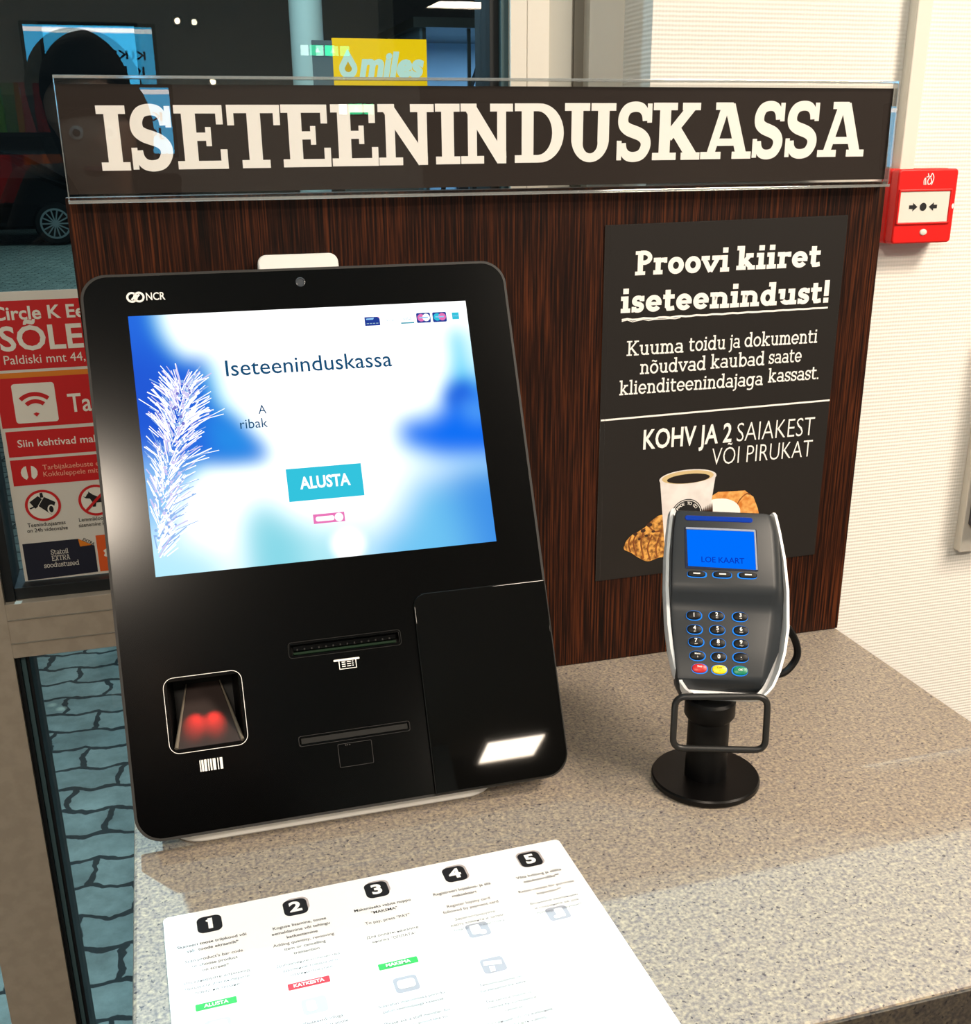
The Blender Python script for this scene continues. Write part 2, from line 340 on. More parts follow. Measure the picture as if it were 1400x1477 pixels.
def _S(Wd, H, w, h, x0=0):
    c = [(.96, .72), (.93, .86), (.78, .97), (.5, 1.0), (.2, .95), (.04, .80), (.06, .64), (.25, .55), (.5, .5), (.77, .44), (.95, .34), (.97, .2), (.8, .05), (.5, 0), (.22, .03), (.06, .14), (.03, .28)]
    b = h/2; pts = curve([(x0+w/2+u*(Wd-w), b+v*(H-h)) for u, v in c], 4)
    n = len(pts)
    out = [(pts, [h+(w-h)*(.45*min(1, 8*min(i, n-1-i)/(n-1))+.55*math.exp(-((i/(n-1)-.5)/.2)**2)) for i in range(n)])]; e = w*.42
    out += [([(x0+Wd-e/2-w*.05, H*.66), (x0+Wd-e/2-w*.05, H*.99)], e), ([(x0+e/2+w*.05, H*.01), (x0+e/2+w*.05, H*.35)], e)]
    return out
def capG(ch, Wd, w, h):
    """upper-case slab letter, cap height 1, width Wd, stem w, serif thickness h: strokes, width"""
    V = lambda x, y0=0, y1=1: ([(x, y0), (x, y1)], w)
    Hh = lambda y, x0, x1: ([(x0, y), (x1, y)], h)
    b = h/2; s = min(.13, Wd*.14)
    if ch == 'I': return [V(Wd/2), Hh(b, 0, Wd), Hh(1-b, 0, Wd)]
    if ch == 'S': return _S(Wd, 1, w, h)
    if ch == 'E':
        x = s+w/2; e = w*.5
        return [V(x), Hh(b, 0, Wd), Hh(1-b, 0, Wd-.04), Hh(.51, x, Wd*.70), ([(Wd*.70-e*.4, .36), (Wd*.70-e*.4, .66)], e*.8), ([(Wd-e/2, 0), (Wd-e/2, .31)], e), ([(Wd-.04-e/2, .70), (Wd-.04-e/2, 1)], e)]
    if ch == 'T':
        e = w*.5; return [V(Wd/2), Hh(1-b, 0, Wd), Hh(b, Wd/2-w/2-s, Wd/2+w/2+s), ([(e/2, .68), (e/2, 1)], e), ([(Wd-e/2, .68), (Wd-e/2, 1)], e)]
    if ch == 'N':
        x = s+w*.36; x2 = Wd-s-w*.36; t = w*.74
        return [([(x, 0), (x, 1)], t), ([(x2, 0), (x2, 1)], t), ([(x-t*.2, 1-b), (x2+t*.05, b*.8)], w*.92), Hh(b, 0, x+t/2+s), Hh(1-b, 0, x+t*.3), Hh(1-b, x2-t/2-s, Wd), ([(x2+t*.06, 0), (x2+t*.06, .2)], t*.9)]
    if ch == 'D':
        x = s+w/2
        arc = [(x, 1-b)]+[(Wd*.48+(Wd*.52-w/2)*math.cos(a), .5+(.5-b)*math.sin(a)) for a in [math.pi/2-math.pi*k/16 for k in range(17)]]+[(x, b)]
        return [V(x), (arc, [h]+[h+(w-h)*math.sin(math.pi*k/16)**1.3 for k in range(17)]+[h]), Hh(b, 0, Wd*.5), Hh(1-b, 0, Wd*.5)]
    if ch == 'U':
        x = s+w/2; x2 = Wd-s-w/2; c = (x+x2)/2
        arc = [(x, .4)]+[(c-(c-x)*math.cos(a), .36-(.36-b)*math.sin(a)) for a in [math.pi*k/16 for k in range(17)]]+[(x2, .4)]
        return [V(x, .34), V(x2, .34), (arc, [w]+[w-(w-h)*.75*math.sin(math.pi*k/16) for k in range(17)]+[w]), Hh(1-b, 0, x+w/2+s), Hh(1-b, x2-w/2-s, Wd)]
    if ch == 'K':
        x = s+w/2
        return [V(x), Hh(b, 0, x+w/2+s), Hh(1-b, 0, x+w/2+s), ([(x+w*.3, .40), (Wd*.80, 1-b)], w*.8), ([(x+w*.9, .55), (Wd*.83, b)], w*.98), Hh(1-b, Wd*.60, Wd*.98), Hh(b, Wd*.60, Wd)]
    if ch == 'A':
        return [([(Wd*.19, b), (Wd*.455, 1-b*.7)], w*.72), ([(Wd*.81, b), (Wd*.535, 1-b*.7)], w*.98), Hh(.30, Wd*.27, Wd*.73), Hh(b, 0, Wd*.40), Hh(b, Wd*.62, Wd), Hh(1-b, Wd*.26, Wd*.60)]
    if ch in 'PR':
        x = s+w/2; r = .26
        arc = [(x, 1-b)]+[(Wd*.5+(Wd*.5-w/2)*math.cos(a), 1-r-b*.3+(r-b*.7)*math.sin(a)) for a in [math.pi/2-math.pi*k/12 for k in range(13)]]+[(x, 1-2*r+b*.6)]
        o = [V(x), (arc, (w+h)/2), Hh(b, 0, x+w/2+s), Hh(1-b, 0, Wd*.5)]
        if ch == 'R': o += [([(Wd*.5, .46), (Wd*.84, b)], w*.95), Hh(b, Wd*.74, Wd)]
        return o
    if ch == 'X': return [([(Wd*.2, b), (Wd*.8, 1-b)], w*.85), ([(Wd*.8, b), (Wd*.2, 1-b)], w), Hh(b, 0, Wd*.42), Hh(b, Wd*.58, Wd), Hh(1-b, 0, Wd*.42), Hh(1-b, Wd*.58, Wd)]
    return []
CAPW = dict(I=.44, S=.6, E=.72, T=.74, N=.86, D=.8, U=.86, K=.82, A=.86, P=.7, R=.78, X=.8)
def lowG(ch, w):
    h = w*.86; b = h/2; X = .70; s = .085; A = 1.02
    x = s+w/2
    V = lambda q, y0=0, y1=X: ([(q, y0), (q, y1)], w)
    H = lambda y, p, q: ([(p, y), (q, y)], h)
    foot = lambda q: H(b, q-w/2-s, q+w/2+s)
    head = lambda q, y=X: H(y-b, q-w/2-s, q)
    def arch(p, q, y=X): return ([(p, y-.24)]+[((p+q)/2-(q-p)/2*math.cos(a), y-.26+(.26-b)*math.sin(a)) for a in [math.pi*k/10 for k in range(11)]]+[(q, y-.30)], w*.92)
    def bowl(cx, rx, y0=0, y1=X): return (ell(cx, (y0+y1)/2, rx-w/2, (y1-y0)/2-b, 22)+[ell(cx, (y0+y1)/2, rx-w/2, (y1-y0)/2-b, 22)[0]], w*.97)
    if ch == 'i': return x*2, [V(x), head(x), foot(x), ([(x, .80), (x, .80+w*1.05)], w*1.05)]
    if ch == 'l': return x*2, [V(x, 0, A), head(x, A), foot(x)]
    if ch == 'j': return x*2-.03, [V(x, -.1, X), head(x), ([(x, -.05), (x-.03, -.16), (x-.14, -.22), (x-.2, -.2)], w*.85), ([(x, .80), (x, .80+w*1.05)], w*1.05)]
    if ch == 'n': q = x+.27+w*.75; return q+w/2+s, [V(x), head(x), foot(x), arch(x, q), V(q, 0, X-.28), foot(q)]
    if ch == 'm': q = x+.24+w*.7; r = q+.24+w*.7; return r+w/2+s, [V(x), head(x), foot(x), arch(x, q), V(q, 0, X-.28), foot(q), arch(q, r), V(r, 0, X-.28), foot(r)]
    if ch == 'r': return x+.36, [V(x), head(x), foot(x), ([(x, X-.28), (x+.06, X-.12), (x+.18, X-b*1.1), (x+.33, X-b*1.1)], w*.9), ([(x+.30, X-.22), (x+.30, X)], w*.6)]
    if ch == 'u': q = x+.27+w*.75; return q+w/2+s, [V(x, .28), head(x), head(q), ([(p0, X-p1) for p0, p1 in arch(x, q)[0]], w*.92), V(q), H(b, q, q+w/2+s)]
    if ch in 'oõ':
        o = [bowl(.27+w*.3, .27+w*.3)]
        c = .27+w*.3
        if ch == 'õ': o.append(([(c-.17, .84), (c-.1, .9), (c, .86), (c+.1, .82), (c+.17, .88)], w*.75))
        return 2*c, o
    if ch == 'e':
        c = .27+w*.3; rx = c-w/2; ry = X/2-b
        return 2*c, [([(c+rx*math.cos(math.radians(t)), X/2+ry*math.sin(math.radians(t))) for t in range(0, 326, 13)], w*.95), ([(c-rx, X*.49), (c+rx+w*.42, X*.49)], h*.8)]
    if ch == 'd': c = .25+w*.3; q = c*2-w*.45; return q+w/2+s, [bowl(c, c), V(q, 0, A), head(q, A), H(b, q, q+w/2+s)]
    if ch == 'b': c = x+.22+w*.1; return c+.25+w*.3, [V(x, 0, A), head(x, A), bowl(c, .25+w*.3)]
    if ch == 'g': c = .25+w*.3; q = c*2-w*.45; return q+w/2+s, [bowl(c, c), V(q, -.1, X), H(X-b, q, q+w/2+s), ([(q, -.06), (q-.05, -.18), (c, -.24), (c-.2, -.2)], w*.85)]
    if ch == 'a':
        q = .42+w*.5
        return q+w/2+s*.8, [([(.06+w/2, X-.16), (.1+w/2, X-b*1.2), (.26+w*.2, X-b), (q-.04, X-b*1.6), (q, X-.24)], w*.9), V(q, 0, X-.2), H(b, q, q+w/2+s*.8), (ell(.24+w*.2, .21, .22, .21-b, 18)+[ell(.24+w*.2, .21, .22, .21-b, 18)[0]], w*.85)]
    if ch == 's': Wd = .42+w*.5; return Wd, _S(Wd, X, w, h*.82)
    if ch == 't': return x+.30, [V(x, .14, .9), H(X-b, x-w/2-s, x+.28), ([(x, .2), (x+.03, .08), (x+.13, b), (x+.28, b*1.3)], w*.9)]
    if ch == 'v': c = .27+w*.45; return 2*c, [([(s*.8, X-b), (c, .03)], w*.9), ([(2*c-s*.8, X-b), (c, .03)], w*.85), H(X-b, -s*.4, s*2.2+w*.6), H(X-b, 2*c-s*2.2-w*.6, 2*c+s*.4)]
    if ch == 'k': return x+.5+w*.3, [V(x, 0, A), head(x, A), foot(x), ([(x+w*.2, .26), (x+.33, X-b)], w*.82), ([(x+w*.6, .40), (x+.40, b)], w*.95), H(X-b, x+.17, x+.48), H(b, x+.22+w*.2, x+.5+w*.3)]
    if ch == '!': return w*1.5, [([(w*.75, .3), (w*.75, 1.0)], w*1.0), ([(w*.75, 0), (w*.75, w*1.05)], w*1.05)]
    if ch == '.': return w*1.3, [([(w*.65, 0), (w*.65, w)], w)]
    return .25, []
def slab(mb, s_, x0, x1, yb, H, w, z, mi=0, gap=.045):
    x = 0; items = []
    for ch in s_:
        if ch == ' ': x += .25; continue
        if ch in CAPW: adv, st = CAPW[ch], capG(ch, CAPW[ch], w, w*.72)
        else: adv, st = lowG(ch, w)
        items.append((x, st)); x += adv+gap
    kx = (x1-x0)/(x-gap)
    for ox, st in items:
        for k, (pts, ww) in enumerate(st):
            t = MB(); t.stroke([(ox+p[0], p[1]) for p in pts], ww, 0)
            mb.add([(x0+v[0]*kx, yb+v[1]*H, z+1.2e-5*k) for v in t.v], t.f, mi)
def slabcap(mb, ch, x0, x1, yb, H, w, h, z, mi=0):
    Wd = (x1-x0)/H
    for k, (pts, ww) in enumerate(capG(ch, Wd, w, h)):
        t = MB(); t.stroke(pts, ww, 0); mb.add([(x0+v[0]*H, yb+v[1]*H, z+2e-5*k) for v in t.v], t.f, mi)
VERT = (math.pi/2, 0, 0)     # local x right, y up, z towards the room

# ------------------------------------------------------------------ the setting
FZ, CZ = -Z0, 1.8
b = MB(); b.box(-3.5, 5, -13, .16, FZ-.05, FZ); struct('floor', b, 'floor')
b = MB(); b.box(-3.5, 5, -13, .16, CZ, CZ+.05); struct('ceiling', b, 'ceil')
b = MB(); b.box(.158, 5, .06, .20, FZ, CZ+.05); struct('wall_back', b, 'paper_wall')
b = MB(); b.box(5, 5.1, -13, .2, FZ, CZ+.05); struct('wall_right', b, 'greywall')
b = MB(); b.box(-3.6, -3.5, -13, .2, FZ, CZ+.05); struct('wall_left', b, 'greywall')
b = MB(); b.box(-3.6, 5.1, -13.1, -13, FZ, CZ+.05); struct('wall_rear', b, 'greywall')
b = MB(); b.box(-3.5, .95, -5.2, -5.06, FZ, CZ); struct('wall_partition', b, 'greywall')

# shop window: frame, seals, two slightly out of parallel panes
f = MB()
f.box(-.592, -.521, .13, .20, FZ, CZ, 0)                      # mullion
f.box(-.521, .0268, .13, .20, .0318, .0935, 0)                # glazing bar
f.box(-.521, .0268, .128, .131, .0755, .0762, 4); f.box(-.521, .0268, .128, .131, .0487, .0494, 4)
f.box(-.521, -.5165, .138, .20, FZ, .0318, 2); f.box(-.5165, -.5115, .142, .20, FZ, .0318, 3); f.box(-.5115, -.508, .145, .20, FZ, .0318, 2)
f.box(-.521, -.511, .138, .20, .0935, CZ, 2); f.box(-.511, .0173, .142, .20, .0935, .1065, 2)
f.box(.0173, .0268, .145, .20, FZ, CZ, 2); f.box(.0268, .0348, .137, .20, FZ, CZ, 3)
f.box(.0348, .0522, .13, .20, FZ, CZ, 1); f.box(.0527, .0761, .13, .20, FZ, CZ, 1); f.box(.0520, .0529, .132, .20, FZ, CZ, 5)
f.box(.0761, .1024, .135, .20, FZ, CZ, 5); f.box(.1024, .1081, .146, .20, FZ, CZ, 6); f.box(.1088, .1198, .146, .20, FZ, CZ, 6); f.box(.108, .109, .15, .20, FZ, CZ, 2)
f.box(.1198, .158, .13, .20, FZ, CZ, 1)
f.box(-3.5, .0268, .13, .20, FZ, FZ+.08, 0); f.box(-3.5, .0268, .13, .20, CZ-.06, CZ+.05, 0); f.box(-3.5, -3.42, .13, .20, FZ, CZ, 0)
f.box(-2.05, -1.98, .13, .20, FZ, CZ, 0)
win = struct('window_1', f, ['alu', 'alupale', 'gasket', 'tealedge', 'aludark', 'alugrey', 'aludark'], bevel=.0008, seg=1)
win['label'] = 'tall shop window with beige aluminium bars behind the counter panel'
for k, (x0, x1, z0, z1) in enumerate(((-.515, .022, .10, CZ-.05), (-.512, .022, FZ+.07, .034), (-1.985, -.588, FZ+.07, CZ-.05), (-3.43, -2.045, FZ+.07, CZ-.05))):
    for j, (y, a) in enumerate(((.160, 0), (.183, math.radians(-.47)))):
        g = MB(); xc = (x0+x1)/2; hw = (x1-x0)/2
        g.add([(xc-hw, y-hw*math.sin(a), z0), (xc+hw, y+hw*math.sin(a), z0), (xc+hw, y+hw*math.sin(a), z1), (xc-hw, y-hw*math.sin(a), z1)], [(0, 1, 2, 3)])
        g.build('pane', 'glass', parent=win)
# cable duct down to the fire call point, second duct at the right
b = MB(); b.box(.4461, .4628, .045, .06, .510, CZ); b.box(.4455, .4634, .044, .0475, .510, CZ)
struct('trim_1', b, 'alupale', bevel=.0012)
b = MB(); b.box(.598, .630, .047, .06, .0585, CZ); b.box(.5965, .632, .045, .0485, .0585, CZ)
struct('trim_2', b, 'alupale', bevel=.0012)

# ------------------------------------------------------------------ counter, back panel
cnt = thing('counter', 'speckled beige laminate counter carrying the kiosk and card terminal', 'counter', (0, -.27, FZ))
b = MB(); b.box(-.4, .4, -.549, .02, -.038, 0)
b.build('worktop', 'lam', cnt, bevel=.003, off=(0, -.27, FZ))
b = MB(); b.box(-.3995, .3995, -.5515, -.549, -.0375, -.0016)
tag(b.build('shaded_edge', 'lamshade', cnt, bevel=.0006, off=(0, -.27, FZ)), 'speckled front edge with its shade painted in')  # same laminate darkened: the shade of the front edge painted into its colour
b = MB(); b.box(-.385, .385, -.50, .0, FZ+.08, -.038); b.box(-.37, .37, -.45, -.02, FZ, FZ+.08)
b.build('cabinet', 'wood', cnt, off=(0, -.27, FZ))
for x in (-.1925, .1925):
    b = MB(); b.box(x-.188, x+.188, -.518, -.501, FZ+.1, -.05)
    d = b.build('door', 'wood', cnt, bevel=.0015, off=(0, -.27, FZ))
    h = MB(); h.tube([(x-.06, -.519, -.1), (x-.06, -.54, -.1), (x+.06, -.54, -.1), (x+.06, -.519, -.1)], .005)
    h.build('handle', 'metal', d, smooth=True, off=(0, -.27, FZ))
b = MB(); b.box(-.4, .4, 0, .018, .0, .5025)
pn = b.build('back_panel', 'wood', loc=(0, 0, .0006), bevel=.001)
tag(pn, 'dark brown wood grain back panel standing along the rear of the counter', 'panel')

# ------------------------------------------------------------------ ISETEENINDUSKASSA sign in its acrylic holder
sg = thing('counter_sign', 'long dark sign with large white slab lettering in clear acrylic on the back panel', 'sign', (0, -.003, .499), VERT)
Zs = .499
hold = MB()
hold.box(-.3965, .3932, .0, Zs*0+.099, .0005, .0020)                # rear sheet (x, y, z towards room)
hold.build('rear_sheet', 'acrylback', sg)
fr = MB(); nx, nz = 120, 6
def bend(x):
    # the loose front sheet bows slightly at its left end
    return -.0130*max(0.0, -.05-x)
vs = []
for j in range(nz+1):
    v = .001+.0975*j/nz
    for i in range(nx+1):
        x = -.3965+.7897*i/nx
        vs.append((x, v, .0095+bend(x)+.0029*(1-j/nz)))
fr.add(vs, [(j*(nx+1)+i, j*(nx+1)+i+1, (j+1)*(nx+1)+i+1, (j+1)*(nx+1)+i) for j in range(nz) for i in range(nx)])
fo = fr.build('front_sheet', 'acryl', sg)
fo.data.polygons.foreach_set('use_smooth', [True]*len(fo.data.polygons))
e = MB(); e.box(-.3965, .3932, .0965, .0990, .0005, .0096); e.box(-.3968, .3935, -.0005, .0022, .0005, .0124)
e.box(-.3968, -.3960, .0, .099, .0005, .0060); e.box(.3928, .3936, .0, .099, .0005, .0090)
tag(e.build('holder_edges', 'acryledge', sg, bevel=.0006), 'bright clear edges of the holder')
ins = MB(); ins.poly([(-.3955, .0068), (.3925, .0068), (.3925, .0925), (-.3955, .0925)], .0030)
ins.build('printed_insert', 'insert', sg)
let = MB()
CAPS = [('I', -.3669, -.3438), ('S', -.3424, -.3070), ('E', -.3048, -.2629), ('T', -.2613, -.2166), ('E', -.2156, -.1738), ('E', -.1726, -.1314), ('N', -.1308, -.0799), ('I', -.0787, -.0560),
        ('N', -.0551, -.0058), ('D', -.0040, .0437), ('U', .0445, .0953), ('S', .0962, .1325), ('K', .1333, .1830), ('A', .1838, .2380), ('S', .2387, .2730), ('S', .2746, .3110), ('A', .3117, .3646)]
for ch, x0, x1 in CAPS: slabcap(let, ch, x0, x1, .0252+.0040*(x0+.37)/.73, .0510, .225, .13, .0034)
let.build('lettering', 'white', sg)

# ------------------------------------------------------------------ poster on the panel
PX, PZ = .2238, .0975
po = thing('poster', 'black and white laminated poster fixed to the right half of the brown panel', 'poster', (PX, -.0004, PZ), VERT)
O = (PX, PZ, 0)
b = MB(); nx = 24; ny = 24; vs = []
def curl(x, z): return .0008
for j in range(ny+1):
    for i in range(nx+1):
        x = .0895+.2685*i/nx; z = .0975+.0015*i/nx+(.3707+.0017*i/nx)*j/ny; vs.append((x, z, curl(x, z)))
b.add(vs, [(j*(nx+1)+i, j*(nx+1)+i+1, (j+1)*(nx+1)+i+1, (j+1)*(nx+1)+i) for j in range(ny) for i in range(nx)])
b.build('sheet', 'poster', po, off=O)
b = MB()
for q in (((.0945, .0985), (.0955, .4675)), ((.0897, .0985), (.0903, .4685)), ((.0897, .4678), (.3575, .4705)), ((.3573, .4705), (.3563, .101))): b.stroke(q, .0007, .0011)
tag(b.build('clear_edge', 'sleeve', po, off=O), 'thin clear laminate edge')
t = MB(); Zt = .0011
slab(t, 'Proovi', .1225, .2255, .4195, .0232, .215, Zt); slab(t, 'kiiret', .2335, .3300, .4205, .0232, .215, Zt)
slab(t, 'iseteenindust!', .1085, .3450, .3832, .0232, .215, Zt)
und = [(.110+.234*k/40, .3765+.0015*k/40+.0007*math.sin(k*1.9)*math.exp(-k/25)) for k in range(41)]; t.stroke(und, .0019, Zt)
t.stroke([(p[0], p[1]-.0016+.0006*math.sin(i*2.3)) for i, p in enumerate(und[:12])], .0008, Zt)
slab(t, 'Kuuma', .1165, .1795, .3400, .0150, .125, Zt); slab(t, 'toidu', .1855, .2270, .3407, .0150, .125, Zt); slab(t, 'ja', .2320, .2440, .3412, .0150, .125, Zt); slab(t, 'dokumenti', .2490, .3350, .3415, .0150, .125, Zt)
slab(t, 'nõudvad', .1320, .2060, .3203, .0150, .125, Zt); slab(t, 'kaubad', .2115, .2740, .3212, .0150, .125, Zt); slab(t, 'saate', .2790, .3180, .3222, .0150, .125, Zt)
slab(t, 'klienditeenindajaga', .1100, .2740, .3000, .0150, .125, Zt); slab(t, 'kassast.', .2800, .3410, .3022, .0150, .125, Zt)
t.stroke([(.0905, .2752), (.3575, .2780)], .0019, Zt)
txt(t, 'KOHV JA 2', .1390, .2409, .0202, Zt, x1=.2415, bold=.018)
txt(t, 'SAIAKEST', .2478, .2403, .0205, Zt, x1=.3415, bold=-.012); txt(t, 'VÕI PIRUKAT', .2198, .2162, .0190, Zt, x1=.3415, bold=-.012)
t.build('lettering', 'white', po, off=O)
# printed picture: cup of coffee, croissant, bun
croi = noisy('croissant_print', srgb(120, 66, 18), srgb(238, 176, 86), 210, .5, .35, .62); pas = noisy('pastry_print', srgb(206, 120, 40), srgb(246, 190, 110), 120, .5, .35, .65)
cupm = noisy('cup_print', srgb(226, 220, 218), srgb(240, 236, 234), 40, .5); cof = mat('coffee_print', srgb(30, 20, 14), .5); rim = mat('rim_print', srgb(214, 190, 140), .5); chk = mat('chocolate_print', srgb(60, 32, 18), .5)
p = MB()
p.poly([(.2100, .1560), (.2195, .1800), (.2300, .1856), (.2500, .1846), (.2625, .1842), (.2690, .1790), (.2735, .1760), (.2800, .1620), (.2840, .1480), (.2100, .1400)], .0026, 3)
p.stroke(curve([(.2520, .1640), (.2570, .1740), (.2640, .1800), (.2690, .1790)], 5), .0014, .0027, 7)
p.poly(ell(.2300, .1600, .0285, .0180), .0028, 6)
p.poly([(.1600, .2050), (.2255, .2060), (.2165, .1200), (.1705, .1200)], .0030, 0)
p.poly(ell(.1927, .2050, .0336, .0092), .0031, 0); p.poly(ell(.1925, .2058, .0305, .0072), .0032, 2); p.poly(ell(.1932, .2042, .0252, .0052), .0033, 1)
p.poly(ell(.1930, .1625, .0188), .0034, 4); p.ring(ell(.1930, .1625, .0177), ell(.1930, .1625, .0170), .0035, 6)
for k, ch in enumerate('MADE TO GO'):
    if ch == ' ': continue
    a = math.radians(140-k*11.1); g = MB(); txt(g, ch, 0, 0, .0032, 0, align='C', bold=.01)
    c, s_ = math.cos(a-math.pi/2), math.sin(a-math.pi/2)
    p.add([(.1930+.0124*math.cos(a)+v[0]*c-v[1]*s_, .1625+.0124*math.sin(a)+v[0]*s_+v[1]*c, .0036) for v in g.v], g.f, 6)
for k in range(6): p.poly([(.2100+.0024*k, .1640), (.2112+.0024*k, .1690+.0012*k), (.2128+.0024*k, .1640)], .0034, 8)
p.poly([(.2060, .1560), (.2080, .1660), (.2240, .1650), (.2225, .1560)], .0034, 8)
cr = curve([(.1210, .1330), (.1235, .1400), (.1300, .1465), (.1360, .1490), (.1450, .1540), (.1530, .1610), (.1640, .1660), (.1800, .1600), (.1850, .1400), (.1800, .1180), (.1640, .1170), (.1500, .1140), (.1380, .1200), (.1300, .1260), (.1225, .1300), (.1210, .1330)], 4)
p.poly(cr, .0029, 5)
for a_ in (((.1290, .1450), (.1265, .1370), (.1290, .1270)), ((.1360, .1485), (.1320, .1380), (.1365, .1220)), ((.1450, .1530), (.1410, .1370), (.1450, .1180)), ((.1540, .1440), (.1490, .1300), (.1530, .1150)), ((.1480, .1560), (.1560, .1480), (.1640, .1480)), ((.1620, .1400), (.1590, .1280), (.1610, .1170))):
    p.stroke(curve(a_, 5), .0018, .00295, 7)
for x, z, r in ((.134, .147, .0026), (.143, .150, .0030), (.150, .156, .0034), (.155, .148, .0022), (.139, .141, .0018), (.147, .144, .0020)): p.poly(ell(x, z, r, r*.7, 10), .00297, 8)
p.build('picture', [cupm, cof, rim, pas, 'ink', croi, 'white', noisy('crust_print', srgb(120, 62, 18), srgb(150, 84, 28), 200), chk], po, off=(PX, PZ, .0016))

# ------------------------------------------------------------------ fire call point
ca = thing('fire_call_point', 'red manual fire alarm call point on the white wall right of the sign', 'fire alarm', (.4726, .0595, .437), VERT)
b = MB(); b.prism(rr(-.0375, .0375, 0, .0775, .004), 0, .016, 0); b.prism(rr(-.0371, .0371, .0004, .0771, .004), .0163, .030, 0)
b.build('housing', 'alarm', ca, bevel=.0016, smooth=True)
b = MB(); b.prism(rr(-.0345, .0300, .0215, .0555, .0015), .0295, .0300+.0006)
b.build('push_plate', 'alarmplate', ca)
b = MB()
for q in (((-.0345, .0215), (.0300, .0215)), ((.0300, .0215), (.0300, .0555)), ((.0300, .0555), (-.0345, .0555)), ((-.0345, .0555), (-.0345, .0215))):
    (x0, y0), (x1, y1) = q; b.box(min(x0, x1)-.0012, max(x0, x1)+.0012, min(y0, y1)-.0012, max(y0, y1)+.0012, .0295, .0318)
b.build('plate_frame', 'alarm', ca, bevel=.0008)
b = MB(); cx, cy = -.0035, .0385; zz = .0309
b.poly(ell(cx, cy, .0042), zz)
for s in (-1, 1):
    X = lambda u: cx+s*u
    b.poly([(X(.0175), cy+.0019), (X(.0130), cy+.0019), (X(.0130), cy+.0044), (X(.0072), cy), (X(.0130), cy-.0044), (X(.0130), cy-.0019), (X(.0175), cy-.0019)], zz)
b.build('press_symbol', 'ink', ca)
b = MB(); zz = .0303
for pts in (((-.0030, .0610), (-.0040, .0680), (-.0010, .0695), (-.0015, .0725)), ((.0040, .0610), (.0060, .0680), (.0035, .0725), (.0020, .0690), (.0005, .0700)), ((.0002, .0610), (-.0012, .0650), (.0012, .0690)), ((.0012, .0612), (.0038, .0640), (.0022, .0680)), ((-.0052, .0610), (-.0058, .0660), (-.0030, .0690))):
    b.stroke(curve(pts, 4), .0010, zz)
b.build('house_flame_symbol', 'white', ca)
b = MB(); b.loft([[(.0010+r*1.35*math.cos(t), .0120+r*math.sin(t), z) for t in [2*math.pi*k/20 for k in range(20)]] for r, z in ((.0034, .0300), (.0030, .0310), (.0016, .0316), (.0002, .0317))])
b.build('test_cap', 'alarmplate', ca, smooth=True)
b = MB(); b.poly(ell(.0345, .0385, .0013, .0028, 12), .0303); b.build('reset_mark', 'white', ca)

bx = thing('wall_box', 'dark grey box on the white wall at the right picture edge', 'box', (.64, .0445, .094), VERT)
b = MB(); b.prism(rr(-.0385, .0385, 0, .26, .004), 0, .03); b.build('housing', mat('graphite_box', srgb(64, 62, 70), .5), bx, bevel=.002)
b = MB(); b.prism(rr(-.030, .030, .01, .25, .003), .03, .033); b.build('lid', mat('graphite_lid', srgb(52, 50, 58), .4), bx, bevel=.001)

# ------------------------------------------------------------------ self-service kiosk
KX = -.2108
TILT = math.radians(25.2)
ki = thing('self_service_kiosk', 'black self-service checkout kiosk with a lit touchscreen on the counter left side', 'kiosk', (KX, -.248, .0004), (math.pi/2-TILT, 0, 0))
O = (KX, 0, 0)
def cut(o, boxes):
    mb = MB()
    for q in boxes: mb.box(*q)
    c = fix_normals(mb.build('cutter', 'black')); c.matrix_world = Matrix.Identity(4)
    o0 = o.parent; o.parent = None; o.matrix_world = Matrix.Identity(4)
    md = o.modifiers.new('b', 'BOOLEAN'); md.operation = 'DIFFERENCE'; md.object = c; md.solver = 'EXACT'
    bpy.context.view_layer.update()
    me = bpy.data.meshes.new_from_object(o.evaluated_get(bpy.context.evaluated_depsgraph_get()))
    o.modifiers.remove(md); o.data = me; bpy.data.objects.remove(c); o.parent = o0
b = MB()
OUT = rr(-.3953, -.0262, .0190, .4886, .0215, 10)
b.prism(OUT, -.020, 0, 0, 1)
bz = fix_normals(b.build('bezel', ['black', 'blackedge'], ki, off=O))
cut(bz, [(-.3595-KX, -.3025-KX, .0895, .1450, -.05, .01), (-.2572-KX, -.1645-KX, .1537, .1625, -.012, .01), (-.2575-KX, -.1655-KX, .0790, .0842, -.0012, .01)])
md = bz.modifiers.new('bevel', 'BEVEL'); md.width = .0011; md.segments = 2; md.limit_method = 'ANGLE'; md.angle_limit = math.radians(50)
b = MB(); b.ring(OUT, rr(-.3931, -.0284, .0212, .4864, .0195, 10), .00025); b.build('bezel_rim', 'blackedge', ki, off=O)
